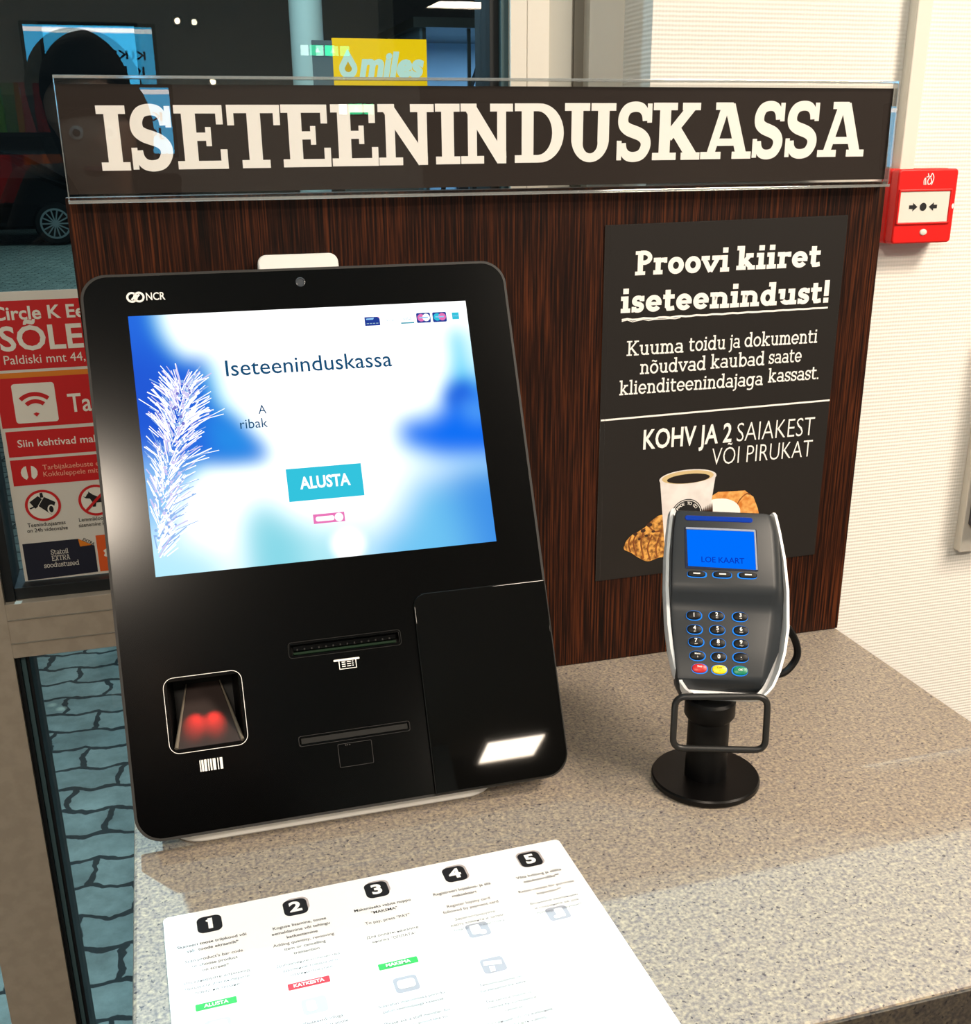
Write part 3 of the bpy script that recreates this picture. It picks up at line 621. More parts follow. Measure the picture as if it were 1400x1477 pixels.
# screen picture: bright winter sky, laid down as colours of the lit panel
SX0, SX1, SY0, SY1 = -.3592, -.0665, .2320, .4522
GW, GH = 240, 180
uu, vv = np.meshgrid(np.linspace(0, 1, GW+1), np.linspace(0, 1, GH+1))
def inpoly(P):
    r_ = np.zeros_like(uu, bool); n = len(P); j = n-1
    for i in range(n):
        xi, yi = P[i]; xj, yj = P[j]
        with np.errstate(divide='ignore', invalid='ignore'):
            c = ((yi > vv) != (yj > vv)) & (uu < (xj-xi)*(vv-yi)/((yj-yi) if yj != yi else 1e-9)+xi)
        r_ ^= c; j = i
    return r_.astype(float)
def blur(a, n):
    for _ in range(3):
        for ax in (0, 1):
            p = np.pad(a, [(n, n) if k == ax else (0, 0) for k in (0, 1)], mode='edge'); c = np.cumsum(p, axis=ax)
            z = np.zeros_like(np.take(c, [0], axis=ax)); c = np.concatenate([z, c], axis=ax)
            s0 = [slice(None)]*2; s1 = [slice(None)]*2; s0[ax] = slice(2*n+1, None); s1[ax] = slice(0, -2*n-1)
            a = (c[tuple(s0)]-c[tuple(s1)])/(2*n+1)
    return a
def lin(r, g, b_): return np.array(srgb(r, g, b_)[:3])
img = np.ones(uu.shape+(3,))*1.35
def paint(P, col, bl, amt=1.0):
    global img
    w_ = blur(inpoly(P), bl)[..., None]*amt; img = img*(1-w_)+np.array(col)*w_
BL = [(-.05, 1.05), (.07, 1.05), (.077, .991), (.09, .906), (.123, .835), (.168, .80), (.215, .835), (.223, .704), (.242, .62), (.288, .575), (.308, .532), (.349, .473), (.385, .425), (.363, .403), (.234, .404), (.157, .407), (.06, .30), (.0, .20), (-.05, .2)]
paint([(a-.02 if a > .3 else a+.01, c) for a, c in BL], lin(90, 220, 248), 7)
paint([(a*.93-.004 if a > 0 else a, c+.006) for a, c in BL], lin(40, 108, 226), 5)
paint([(-.05, .9), (.06, .86), (.13, .74), (.16, .62), (.1, .5), (-.05, .5)], lin(34, 84, 212), 10, .8)
paint([(.18, .62), (.26, .56), (.34, .46), (.32, .43), (.2, .43)], lin(40, 150, 236), 6, .8)
paint([(-.05, .46), (.1, .44), (.09, .25), (.06, .10), (-.05, .1)], lin(150, 205, 250), 8, .85)
paint([(.93, .90), (.985, .90), (1.0, .66), (1.05, .66), (1.05, .5), (.90, .56), (.925, .75)], lin(80, 214, 248), 6)
paint([(.76, .36), (.80, .30), (1.05, .36), (1.05, -.05), (.55, -.05), (.58, .06), (.68, .12), (.74, .24)], lin(112, 198, 244), 12, 1)
paint([(.86, .30), (1.05, .33), (1.05, -.05), (.93, -.05), (.9, .1)], lin(58, 140, 232), 13, .95)
paint([(.72, .44), (.735, .53), (.80, .54), (.90, .58), (.90, .66), (.985, .69), (1.05, .56), (1.05, .33), (.86, .34), (.76, .385)], lin(110, 205, 250), 8, .9)
paint([(.745, .44), (.76, .52), (.82, .51), (.89, .555), (.905, .64), (.975, .67), (1.05, .52), (1.05, .35), (.86, .37)], lin(16, 112, 246), 6)
paint([(.895, .60), (.93, .665), (.985, .67), (.985, .58), (.93, .55)], lin(24, 88, 220), 4, .8)
paint([(.93, .565), (.99, .60), (1.03, .50), (.97, .49)], lin(90, 170, 250), 5, .7)
paint([(.25, .18), (.29, .25), (.34, .25), (.37, .19), (.43, .15), (.60, .11), (.60, -.05), (.24, -.05)], lin(150, 226, 240), 9, .85)
paint([(.27, .15), (.30, .24), (.335, .24), (.36, .17), (.42, .12), (.42, -.05), (.26, -.05)], lin(112, 208, 226), 8, .7)
paint([(-.05, .16), (.10, .13), (.22, .02), (.22, -.05), (-.05, -.05)], lin(170, 232, 250), 9, .9)
paint(ell(.55, .05, .05, .065), (1.3, 1.3, 1.3), 2, .9)
scm = MB()
scm.add([(SX0+(SX1-SX0)*u, SY0+(SY1-SY0)*v, .0004) for u, v in zip(uu.ravel(), vv.ravel())],
        [(j*(GW+1)+i, j*(GW+1)+i+1, (j+1)*(GW+1)+i+1, (j+1)*(GW+1)+i) for j in range(GH) for i in range(GW)])
mt = emis('screen_picture', (1, 1, 1, 1), 1.0); at_ = mt.node_tree.nodes.new('ShaderNodeAttribute'); at_.attribute_name = 'picture'
L(mt, at_.outputs['Color'], mt.node_tree.nodes['Emission'].inputs[0])
so = scm.build('screen', mt, ki, off=O)
ca_ = so.data.color_attributes.new('picture', 'FLOAT_COLOR', 'POINT')
ca_.data.foreach_set('color', np.concatenate([img.reshape(-1, 3), np.ones((img.shape[0]*img.shape[1], 1))], 1).astype(np.float32).ravel())
SU = lambda u: SX0+(SX1-SX0)*u
SV = lambda v: SY0+(SY1-SY0)*v
# frosted pine twig
stem = curve([(.128, .72), (.112, .62), (.088, .50), (.055, .36), (.028, .22), (.010, .08)], 10)
tw = MB()
for k in range(620):
    t = rnd.random(); i = min(int(t*(len(stem)-1)), len(stem)-2); sx, sy = stem[i]; d = Vector((stem[i][0]-stem[i+1][0], (stem[i][1]-stem[i+1][1]))).normalized()
    env = .052*math.sin(math.pi*min(.80, .22+t*.55))*(1-.25*t); off_ = rnd.gauss(0, .55)*env; sd = 1 if off_ > 0 else -1
    a = -sd*math.radians(rnd.uniform(8, 30)+45*min(1, abs(off_)/env)); dx = d.x*math.cos(a)-d.y*math.sin(a); dy = d.x*math.sin(a)+d.y*math.cos(a)
    ln = rnd.uniform(.035, .075); p0 = (sx+off_, sy+rnd.gauss(0, .012)); p1 = (p0[0]+dx*ln, p0[1]+dy*ln*1.15+.006)
    if min(p0[0], p1[0]) < .004 or min(p0[1], p1[1]) < .004: continue
    tw.stroke([(SU(p0[0]), SV(p0[1])), (SU(p1[0]), SV(p1[1]))], rnd.uniform(.0005, .0010), .0006+.0000004*k, rnd.choice((0, 0, 0, 0, 1, 2)))
for k in range(150):
    t = rnd.random(); i = int(t*(len(stem)-1)); sx, sy = stem[i]; x = sx+rnd.gauss(0, .020); y = sy+rnd.gauss(0, .02)
    if x > .012 and y > .02: tw.poly(ell(SU(x), SV(y), rnd.uniform(.0008, .0017), None, 7), .0009+.0000004*k, rnd.choice((2, 2, 1, 1, 3)) if t < .45 else rnd.choice((2, 1, 0)))
tw.build('twig_picture', [emis('frost', (1.25, 1.25, 1.3, 1), 1), emis('frost_lilac', srgb(214, 206, 248), 1), emis('frost_blue', srgb(150, 186, 240), 1), emis('twig_shade', srgb(120, 120, 206), 1)], so, off=O)
# writing and signs on the screen
GM = [emis('screen_text', srgb(22, 78, 118), 1), emis('button_turquoise', srgb(52, 196, 222), 1), emis('screen_white', (1.2, 1.2, 1.2, 1), 1), emis('screen_pink', srgb(236, 120, 186), 1), emis('screen_navy', srgb(36, 62, 150), 1), emis('screen_sky', srgb(150, 205, 250), 1), emis('screen_faint', srgb(168, 200, 214), 1), emis('screen_teal', srgb(60, 160, 180), 1)]
def graphic(name, fn):
    b = MB(); fn(b); return b.build(name, GM, so, off=O)
graphic('heading_text', lambda b: txt(b, 'Iseteeninduskassa', -.2845, .3962, .0135, .0008, 0, x1=-.1408, bold=.004))
graphic('hint_text', lambda b: (txt(b, 'A', -.2612, .3617, .0076, .0008, 0, x1=-.2545), txt(b, 'ribak', -.2777, .3500, .0080, .0008, 0, x1=-.2545)))
graphic('start_button', lambda b: (b.poly([(-.2440, .2838), (-.1792, .2838), (-.1792, .3122), (-.2440, .3122)], .0008, 1), txt(b, 'ALUSTA', -.2335, .2942, .0098, .0011, 2, x1=-.1900, bold=.03)))
graphic('pink_label', lambda b: (b.poly([(-.2255, .2630), (-.1985, .2630), (-.1985, .2712), (-.2255, .2712)], .0008, 3), b.poly(rr(-.2235, -.2075, .2648, .2690, .0018), .0011, 2), b.poly(ell(-.2035, .2670, .0037), .0013, 2)))
def f_(b):
    b.poly([(-.1605, .4335), (-.1470, .4335), (-.1470, .4395), (-.1490, .4414), (-.1605, .4414)], .0008, 4); b.poly([(-.1592, .4388), (-.1530, .4388), (-.1520, .4405), (-.1592, .4400)], .0010, 5); b.poly([(-.1490, .4414), (-.1470, .4395), (-.1478, .4414)], .0010, 3)
    for k in range(4): b.poly([(-.1590+.0028*k, .4352), (-.1570+.0028*k, .4352), (-.1570+.0028*k, .4358), (-.1590+.0028*k, .4358)], .0010, 6)
graphic('card_icon', f_)
graphic('card_icon', lambda b: txt(b, 'VISA', -.1412, .4366, .0020, .0008, 6, x1=-.1340))
graphic('card_icon', lambda b: (txt(b, 'VISA', -.1262, .4366, .0026, .0008, 6, x1=-.1180), b.poly([(-.1282, .4338), (-.1162, .4338), (-.1162, .4350), (-.1282, .4350)], .0008, 7)))
for x, c1, c2 in ((-.1073, 3, 2), (-.0925, 1, 3)):
    graphic('card_icon', lambda b: (b.poly(rr(x-.0064, x+.0064, .4338, .4428, .0012), .0008, 4), b.poly(ell(x-.0022, .4384, .0034), .0010, c1), b.poly(ell(x+.0024, .4384, .0034), .0012, c2), b.poly([(x-.0040, .4378), (x+.0040, .4378), (x+.0040, .4390), (x-.0040, .4390)], .0014, 5)))
graphic('card_icon', lambda b: (b.poly([(-.0808, .4356), (-.0745, .4356), (-.0745, .4418), (-.0808, .4418)], .0008, 1), txt(b, 'AMEX', -.0800, .4380, .0014, .0010, 5, x1=-.0752)))
graphic('faint_mark', lambda b: (txt(b, '–', -.1740, .4380, .0022, .0008, 6), txt(b, "'", -.1640, .4365, .0030, .0008, 6)))
# camera, maker's mark, printed signs
b = MB(); b.lathe([(.0042, -.001), (.0042, .0006), (.0034, .0009), (.0030, .0002), (.0001, .0002)], (-.2127, .4758), 28)
b.build('camera_lens', 'lens', ki, smooth=True, off=O)
b = MB(); z = .0004
R0, R1 = .0046, .0029
for cx in (-.35435, -.34875):
    b.ring(ell(cx, .4684, R0, R0, 36), ell(cx, .4684, R1, R1, 36), z)
for dx, zz in ((-.0012, .0006), (.0012, .0006)):
    b.stroke([(-.35155+dx-.0021, .4684-.0023), (-.35155+dx+.0021, .4684+.0023)], .0016, zz)
txt(b, 'NCR', -.3430, .4654, .0064, z, x1=-.3275, bold=.012, xs=1)
b.build('maker_logo', 'white', ki, off=O)
b = MB(); z = .0004
o1 = rr(-.3628, -.2995, .0862, .1483, .0085, 8); o2 = rr(-.36235, -.29995, .08665, .14785, .0081, 8)
b.ring(o1, o2, z); b.build('scanner_outline', 'white', ki, off=O); b = MB()
for x, w_ in ((-.3400, .0009), (-.3382, .0016), (-.3358, .0020), (-.3334, .0010), (-.3314, .0013), (-.3288, .0023), (-.3258, .0008), (-.3232, .0021)): b.poly([(x-w_/2, .0694), (x+w_/2, .0694), (x+w_/2, .0788), (x-w_/2, .0788)], z)
b.build('barcode_symbol', 'white', ki, off=O); b = MB()
b.prism(rr(-.2226, -.2002, .1441, .1458, .0008), .0002, z+.0001)
b.stroke([(-.2180, .1445), (-.2180, .1373), (-.2036, .1373), (-.2036, .1445)], .0008, z)
for r_ in range(3):
    for x0, x1 in ((-.2158, -.2126), (-.2114, -.2080), (-.2071, -.2058)): b.poly([(x0, .1390+.0018*r_), (x1, .1390+.0018*r_), (x1, .1398+.0018*r_), (x0, .1398+.0018*r_)], z)
b.build('receipt_symbol', 'white', ki, off=O)
b = MB()
b.ring(rr(-.2274, -.1984, .0552, .0750, .0012), rr(-.2270, -.1988, .0556, .0746, .0010), .0003)
for x in (-.2205, -.2190, -.2172): b.poly(ell(x, .0735, .0006, None, 8), .0003)
b.build('reader_outline', 'faint', ki, off=O)
# scanner bay with red light
b = MB()
x0, x1, y0, y1, dz = -.3596, -.3024, .0894, .1451, -.046
b.add([(x0, y0, -.0005), (x1, y0, -.0005), (x1, y1, -.0005), (x0, y1, -.0005), (x0+.004, y0-.001, dz), (x1-.004, y0-.001, dz), (x1-.004, y1, dz), (x0+.004, y1, dz)], [(0, 4, 5, 1), (1, 5, 6, 2), (2, 6, 7, 3), (3, 7, 4, 0), (4, 7, 6, 5)])
bay = b.build('scanner_bay', 'dark', ki, off=O)
b = MB(); b.add([(-.3560, .0898, -.0012), (-.3056, .0898, -.0012), (-.3180, .1410, -.043), (-.3435, .1410, -.043), (-.3560, .0894, -.003), (-.3056, .0894, -.003), (-.3180, .1404, -.0445), (-.3435, .1404, -.0445)], [(0, 1, 2, 3), (7, 6, 5, 4), (0, 4, 5, 1), (1, 5, 6, 2), (2, 6, 7, 3), (3, 7, 4, 0)])
b.build('tray', 'tray', bay, off=O)
for p0, p1 in (((-.3574, .0905, -.0014), (-.3447, .1410, -.042)), ((-.3042, .0905, -.0014), (-.3168, .1410, -.042))):
    b = MB(); b.tube([p0, p1], [.0017, .0006], 10); b.build('rail', 'rail', bay, smooth=True, off=O)
for x in (-.3375, -.3255):
    d = bpy.data.lights.new('red_led_light', 'SPOT'); d.energy = .14; d.color = (1, .03, .02); d.spot_size = math.radians(42); d.spot_blend = .9; d.shadow_soft_size = .002
    lo = bpy.data.objects.new('red_led_light', d); COL.objects.link(lo); lo.parent = bay
    src = Vector((x-KX, .1370, -.0125)); dst = Vector((x-.0035+(.004 if x > -.33 else 0)-KX, .1085, -.0160)); lo.location = src
    lo.rotation_euler = (dst-src).to_track_quat('-Z', 'Y').to_euler()
# slots
b = MB(); b.box(-.2572, -.1645, .1537, .1625, -.013, -.0115); rs = b.build('receipt_slot', 'dark', ki, off=O)
b = MB(); b.prism(rr(-.2550, -.1660, .1572, .1616, .0015), -.0112, -.0030); b.build('slot_mouth', 'black', rs, bevel=.0006, off=O)
for k in range(14):
    b = MB(); b.box(-.2520+.0061*k, -.2508+.0061*k, .1575, .1590, -.0030, -.0022); b.build('tear_tooth', 'slotgrey', rs, off=O)
b = MB(); b.prism(rr(-.2550, -.1665, .1540, .1562, .001), -.0110, -.0018); b.build('slot_light', 'green', rs, bevel=.0004, off=O)
b = MB(); b.ring(rr(-.2592, -.1624, .1513, .1649, .003), rr(-.2588, -.1628, .1517, .1645, .0028), .0003); b.build('slot_outline', 'slotgrey', rs, off=O)
b = MB(); b.box(-.2570, -.1660, .0793, .0840, -.0012, -.0004); cs = b.build('card_slot', 'slotgrey', ki, bevel=.0003, off=O)
b = MB(); b.ring(rr(-.2591, -.1640, .0774, .0861, .002), rr(-.2588, -.1643, .0777, .0858, .002), .0003); b.build('slot_outline', 'faint', cs, off=O)
# glossy card reader cover in the lower right corner
g = [(-.1495, .0200), (-.0478, .0200)]+[(-.0478+.0205*math.sin(math.radians(a)), .0405-.0205*math.cos(math.radians(a))) for a in range(9, 91, 9)]+[(-.0273, .1936), (-.1370, .1936)]+[(-.1370-.0118*math.sin(math.radians(a)), .1818+.0118*math.cos(math.radians(a))) for a in range(9, 91, 9)]
b = MB(); b.prism(g, .0001, .0030)
b.build('gloss_cover', 'gloss', ki, bevel=.0014, seg=3, smooth=True, off=O)
# white housing behind the bezel
IN = Matrix.Rotation(-(math.pi/2-TILT), 4, 'X') @ Matrix.Translation((0, .248, 0))     # scene -> kiosk coordinates (x kept)
b = MB(); b.prism(rr(-.3706, -.0872, -.2255, -.060, .030, 8), .0002, .030)
b.build('base', 'kwhite', ki, bevel=.002, smooth=True, off=O, xf=IN)
b = MB(); x0, x1 = -.385, -.037
prof = [(.060, -.058), (.160, -.058), (.163, -.021), (.475, -.021), (.478, -.028), (.30, -.085), (.10, -.085)]
b.loft([[(x, p[0], p[1]) for p in prof] for x in (x0, x1)])
b.build('rear_housing', 'kwhite', ki, bevel=.006, off=O)
b = MB(); b.prism(rr(-.2453, -.1735, .470, .5100, .008), -.0335, -.0225); b.build('top_tab', 'kwhite', ki, bevel=.0015, smooth=True, off=O)

# ------------------------------------------------------------------ terminal stand
DX, DY = .0970, -.2580
st = thing('terminal_stand', 'black round-footed post stand holding up the card terminal', 'stand', (DX, DY, .0004))
O = (DX, DY, 0)
b = MB(); b.lathe([(.0001, 0), (.0470, 0), (.0482, .0015), (.0482, .0052), (.0470, .0068), (.0001, .0070)], (DX, DY), 64); b.build('foot_disc', mat('black_satin', srgb(8, 7, 7), .34, spec=.25), st, smooth=True, off=O)
b = MB(); b.lathe([(.0001, .0068), (.0186, .0068), (.0182, .070), (.0001, .070)], (DX, DY), 40); b.build('post', 'dark', st, smooth=True, off=O)
b = MB(); b.lathe([(.0001, .064), (.0195, .064), (.0222, .068), (.0222, .0815), (.0195, .0835), (.0001, .0835)], (DX, DY), 40); b.build('collar', 'dark', st, smooth=True, off=O)
Q = Vector((.0905, -.2905, .0)); TX = Vector((math.cos(math.radians(-16)), math.sin(math.radians(-16)), 0))
pts = []
for (u, z) in [(-.0400, .1015), (-.0400, .0520), (.0400, .0490), (.0385, .1005)]: pts.append(Q+TX*u+Vector((0, 0, z)))
def rounded(P, r, seg=6):
    out = []
    n = len(P)
    for i in range(n):
        a, c, d = P[i-1], P[i], P[(i+1) % n]
        p = c+(a-c).normalized()*r; q = c+(d-c).normalized()*r
        for k in range(seg+1):
            t = k/seg; out.append((1-t)**2*p+2*t*(1-t)*c+t*t*q)
    return out
b = MB(); b.tube(rounded(pts, .010), .0029, 12, closed=True); b.build('guard_loop', mat('black_coated_wire', srgb(26, 26, 26), .4), st, smooth=True, off=O)
b = MB(); b.loft([[(x, y, z) for y, z in ((-.006, .0825), (.020, .0825), (.034, .100), (.034, .1285), (-.006, .0832))] for x in (-.014, .014)]); fix_normals(b.build('mounting_bracket', 'dark', st))

# ------------------------------------------------------------------ card terminal
TA = Vector((.09418, -.27500, .11896))
tx = Vector((.950672, -.307597, -.040092)); tu = Vector((.227242, .602615, .764995)); tn = Vector((-.211150, -.736369, .642788))
te = thing('card_terminal', 'dark grey card payment terminal with blue screen and keypad in a white side shell', 'card terminal')
mm = Matrix((tx, tu, tn)).transposed().to_4x4(); mm.translation = TA+Vector((0, 0, Z0)); te.matrix_world = mm
HL = [(-.0175, -.0305, .0335, -.016), (-.0125, -.0345, .0368, -.006), (-.0085, -.0360, .0378, -.0012), (-.004, -.0364, .0386, .0), (.020, -.0385, .0432, .0), (.040, -.0397, .0465, .0), (.0510, -.0402, .0480, .0), (.0555, -.0404, .0484, .0006), (.0600, -.0406, .0488, .0026), (.0655, -.0409, .0494, .0066), (.0705, -.0411, .0498, .0092), (.0750, -.0413, .0500, .0100), (.100, -.0405, .0505, .0100), (.125, -.0388, .0500, .0100), (.1360, -.0372, .0482, .0098), (.1415, -.0358, .0470, .0088), (.1438, -.0350, .0458, .0050)]
secs = []
for v, l, r, w_ in HL:
    c = .0022; dz = w_
    R = r+.0105*min(1, max(0, (v+.016)/.03))
    secs.append([(l+.001, v, -.024), (l, v, dz-.010), (l, v, dz-c*1.2), (l+c*.35, v, dz-c*.35), (l+c*1.6, v, dz), (r-c*1.6, v, dz), (r-c*.2, v, dz-c*.35), (r+(R-r)*.30, v, dz-c*1.6), (r+(R-r)*.75, v, min(dz-.006, -.0045)), (R, v, -.0085), (R-.001, v, -.024)])
b = MB(); b.loft(secs); bo = fix_normals(b.build('body', 'tbody', te, smooth=True))
# white shell wraps the sides and the lower edge
SL = [(-.0205, -.0260, .0400), (-.0170, -.0305, .0440), (-.0110, -.0345, .0490), (.002, -.0388, .0550), (.018, -.0420, .0600), (.040, -.0443, .0640), (.075, -.0455, .0655), (.105, -.0446, .0640), (.130, -.0422, .0608), (.146, -.0402, .0580), (.1485, -.0390, .0565)]
b = MB(); secs = []
for v, l, r in SL:
    lo = -.028
    secs.append([(l+.006, v, lo), (l+.001, v, -.022), (l, v, -.012), (l+.0010, v, -.0030), (l+.0036, v, -.0022), (l+.0070, v, -.012), (r-.0060, v, -.014), (r-.0036, v, -.0034), (r-.0012, v, -.0036), (r, v, -.012), (r-.001, v, -.022), (r-.006, v, lo)])
b.loft(secs); fix_normals(b.build('side_shell', 'tshell', te, smooth=True))
b = MB(); b.prism(rr(-.0285, .0315, .1325, .1372, .0023), .0094, .0106); bb = b.build('contactless_bar', 'bluebar', te, bevel=.0006)
b = MB(); b.prism(rr(-.0292, .0345, .0868, .1262, .0012), .0098, .01045); fw_ = b.build('screen_frame', mat('screen_bezel', srgb(20, 30, 60), .25, coat=.5), te, bevel=.0003)
b = MB(); b.add([(-.0267, .0893, .0106), (.0326, .0881, .0106), (.0321, .1238, .0106), (-.0275, .1234, .0106)], [(0, 1, 2, 3)])
lc = b.build('display', 'lcd', te)
b = MB(); txt(b, 'LOE KAART', -.0150, .0934, .0050, .0108, x1=.0225, bold=.01, shear=0); b.build('display_text', 'lcdtext', lc)
b = MB(); b.prism(rr(-.0282, .0330, .1236, .1256, .0006), .0104, .0113); b.prism([(.0323, .0880), (.0338, .0880), (.0333, .1250), (.0318, .1250)], .0104, .0113)
b.build('screen_lip', mat('bright_lip', srgb(170, 180, 200), .2, .3), te, bevel=.0003)
def pill(cx, cy, rx, ry, n=28, p=2.6):
    o = []
    for k in range(n):
        t = 2*math.pi*k/n; c, s_ = math.cos(t), math.sin(t); o.append((cx+rx*math.copysign(abs(c)**(2/p), c), cy+ry*math.copysign(abs(s_)**(2/p), s_)))
    return o
for k, (x, y) in enumerate(((-.0196, .0821), (.0028, .0824), (.0251, .0827))):
    b = MB(); b.loft([[(q[0], q[1], z) for q in pill(x, y, .0078*s_, .0026*s_, 28, 3.4)] for s_, z in ((1, .0098), (1, .0112), (.9, .0120), (.6, .0122))])
    sk = b.build('soft_key', 'key', te, smooth=True)
    b = MB(); sh = (.0006, 0, -.0006)[k]; b.prism(pill(x+sh, y-.0002, .0086, .0031, 28, 3.4), .0098, .0104); b.build('key_glow', 'glow', sk)
    b = MB(); b.poly([(x-.0030, y-.0004), (x+.0030, y-.0004), (x+.0030, y+.0007), (x-.0030, y+.0007)], .0124); b.build('key_mark', 'white', sk)
KEYS = [('1', '', -.0209, .0474), ('2', 'abc', -.0011, .0476), ('3', 'def', .0194, .0478), ('4', 'ghi', -.0206, .0348), ('5', 'jkl', -.0008, .0351), ('6', 'mno', .0195, .0353), ('7', 'pqrs', -.0196, .0237), ('8', 'tuv', -.0005, .0233), ('9', 'wxyz', .0191, .0235),
        ('Menu', '0', -.0187, .0114), ('0', '', -.0003, .0110), ('.', '—', .0187, .0114), ('Stop', '', -.0171, .0002), ('Corr', '*', 0, -.0002), ('OK', '', .0177, -.0004)]
for k, (a, s_, x, y) in enumerate(KEYS):
    col = {12: 'red', 13: 'yellow', 14: 'kgreen'}.get(k, 'key')
    b = MB(); b.loft([[(q[0], q[1], z) for q in pill(x, y, .0064*f_, .0040*f_, 28, 2.3)] for f_, z in ((1, -.0006), (1, .0012), (.93, .0020), (.7, .0025), (.3, .0027))])
    ky = b.build('key', col, te, smooth=True)
    if k >= 12: tag(ky, ('red stop key', 'yellow correction key', 'green OK key')[k-12])
    b = MB(); sh = .0004 if k in (0, 3, 6, 9, 12) else (-.0003 if k in (2, 5, 8, 11, 14) else 0)
    b.prism(pill(x+sh, y-.0001, .0070, .0045, 28, 2.3), -.0004, .0006); b.build('key_glow', 'glow', ky)
    b = MB()
    if len(a) > 2: txt(b, a, x, y+.0008, .0015, .00285, align='C', bold=.01); txt(b, s_ or ' ', x, y-.0020, .0014, .00285, align='C')
    elif a == 'OK': txt(b, a, x, y-.0004, .0017, .00285, align='C', bold=.01)
    else: txt(b, a, x-.0002, y-.0007+(0 if s_ else -.0010), .0034, .00290, align='C', bold=.02); txt(b, s_ or ' ', x, y-.0025, .0011, .00280, align='C')
    b.build('key_legend', 'ink' if k == 13 else 'white', ky)
cab = curve([(.158, -.225, .128), (.1831, -.226, .1276), (.1933, -.228, .1172), (.1985, -.23, .1011), (.1947, -.23, .089), (.1832, -.23, .0807), (.165, -.225, .082), (.140, -.222, .092), (.120, -.222, .105)], 6)
b = MB(); b.tube(cab, .0034, 10)
cb = b.build('cable', 'dark', te, smooth=True)
cb.matrix_parent_inverse = te.matrix_world.inverted(); cb.location = (0, 0, Z0)

# ------------------------------------------------------------------ instruction sheet
SA = math.radians(1.79); SXY = Vector((-.3783, -.3168))
sh = thing('instruction_sheet', 'white printed instruction sheet with five numbered black badges lying in front of the kiosk', 'sheet', (SXY.x, SXY.y, .0006), (0, 0, SA))
def P2(x, y):
    d = Vector((x, y))-SXY; return (d.x*math.cos(SA)+d.y*math.sin(SA), -d.x*math.sin(SA)+d.y*math.cos(SA))
b = MB(); b.prism(rr(0, .3168, -.2225, 0, .004), 0, .0004); b.build('paper', 'paper', sh)
z1, z2 = .00055, .0008
COLX = [P2(-.3452, -.333), P2(-.2817, -.3320), P2(-.2187, -.3292), P2(-.1558, -.3277), P2(-.0928, -.3267)]
for k, (cx, cy) in enumerate(COLX):
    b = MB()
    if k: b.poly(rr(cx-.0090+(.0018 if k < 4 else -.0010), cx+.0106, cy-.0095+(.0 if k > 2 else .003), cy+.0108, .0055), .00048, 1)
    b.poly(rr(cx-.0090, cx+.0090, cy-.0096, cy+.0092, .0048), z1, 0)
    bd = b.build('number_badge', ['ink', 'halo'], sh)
    b = MB(); txt(b, str(k+1), cx+(.0006 if k == 0 else 0), cy-.0052, .0108, z2, align='C', bold=.04, xs=1.15)
    if k == 0: b.stroke([(cx-.0022, cy+.0030), (cx+.0006, cy+.0048)], .0022, z2+.00002)
    b.build('badge_numeral', 'white', bd)
def para(mb, cx, y, H, lines, gap, bold=0, xs=.92, mi=1):
    for i, s_ in enumerate(lines): txt(mb, s_, cx, y-i*gap, H, z1, mi, align='C', bold=bold, xs=xs)
EST = [['Skaneeri toote triipkood või', 'vali  toode ekraanilt*'], ['Koguse lisamine, toote', 'eemaldamine või tehingu', 'katkestamine'], ['Maksmiseks vajuta nuppu', '"MAKSMA"'], ['Registreeri lojaalsus- ja siis', 'maksekaart'], ['Võta kviitung ja säilita', 'ostukontrolliks**']]
ENG = [['Scan product\'s bar code', 'or choose product', 'on screen*'], ['Adding quantity, removing', 'item or cancelling', 'transaction'], ['To pay, press "PAY"'], ['Register loyalty card', 'followed by payment card'], ['Retain receipt for purchase', 'inspection**']]
RUS = [['Отсканируйте штрихкод', 'продукта или выберите', 'товар на экране*'], ['Добавление количества,', 'удаление товара или', 'отмена покупки'], ['Для оплаты нажмите', 'кнопку "ОПЛАТА"'], ['Зарегистрируйте', 'карту клиента и затем', 'платёжную карточку'], ['Возьмите квитанцию', 'и сохраните её для', 'проверки покупки**']]
for k, (cx, cy) in enumerate(COLX):
    gr = MB(); para(gr, cx, cy-.0215, .0030, EST[k], .0062, .012, .98, 0)
    y = cy-.0215-.0062*len(EST[k])-(.0045 if len(EST[k]) < 3 else .0005)
    para(gr, cx, y, .0029, ENG[k], .0060, .004, .98)
    y2 = y-.0060*len(ENG[k])-.0042
    if k == 2: y2 -= .0055
    para(gr, cx, y2, .0026, RUS[k], .0058, -.004, 1.0)
    gr.build('step_text', ['ink', 'inkgrey'], sh)
for mt_, (x0, y0, x1, y1), s_ in (('mint', (-.3589, -.4222, -.3319, -.4158), 'ALUSTA'), ('coral', (-.2972, -.4205, -.2685, -.4143), 'KATKESTA'), ('mint', (-.2340, -.4190, -.2058, -.4128), 'MAKSMA')):
    p, q = P2(x0, y0), P2(x1, y1); b = MB(); b.poly(rr(p[0], q[0], p[1], p[1]+.0064, .0008), z1); txt(b, s_, (p[0]+q[0])/2, p[1]+.0018, .0030, z2, 1, align='C', bold=.03)
    tag(b.build('printed_button', [mt_, 'white'], sh), ('green' if mt_ == 'mint' else 'red')+' printed button')
def icon(mt_, x, y, shapes):
    c = P2(x, y); b = MB(); b.poly(rr(c[0]-.0084, c[0]+.0084, c[1]-.0076, c[1]+.0076, .0028), z1)
    for i, s_ in enumerate(shapes): b.poly([(c[0]+a, c[1]+d) for a, d in s_], z2+.00003*i, 1)
    b.build('printed_icon', [mt_, 'white'], sh)
HAND = [rr(-.0055, .0020, -.0045, .0055, .0014), rr(.0000, .0052, -.0060, -.0010, .0020)]
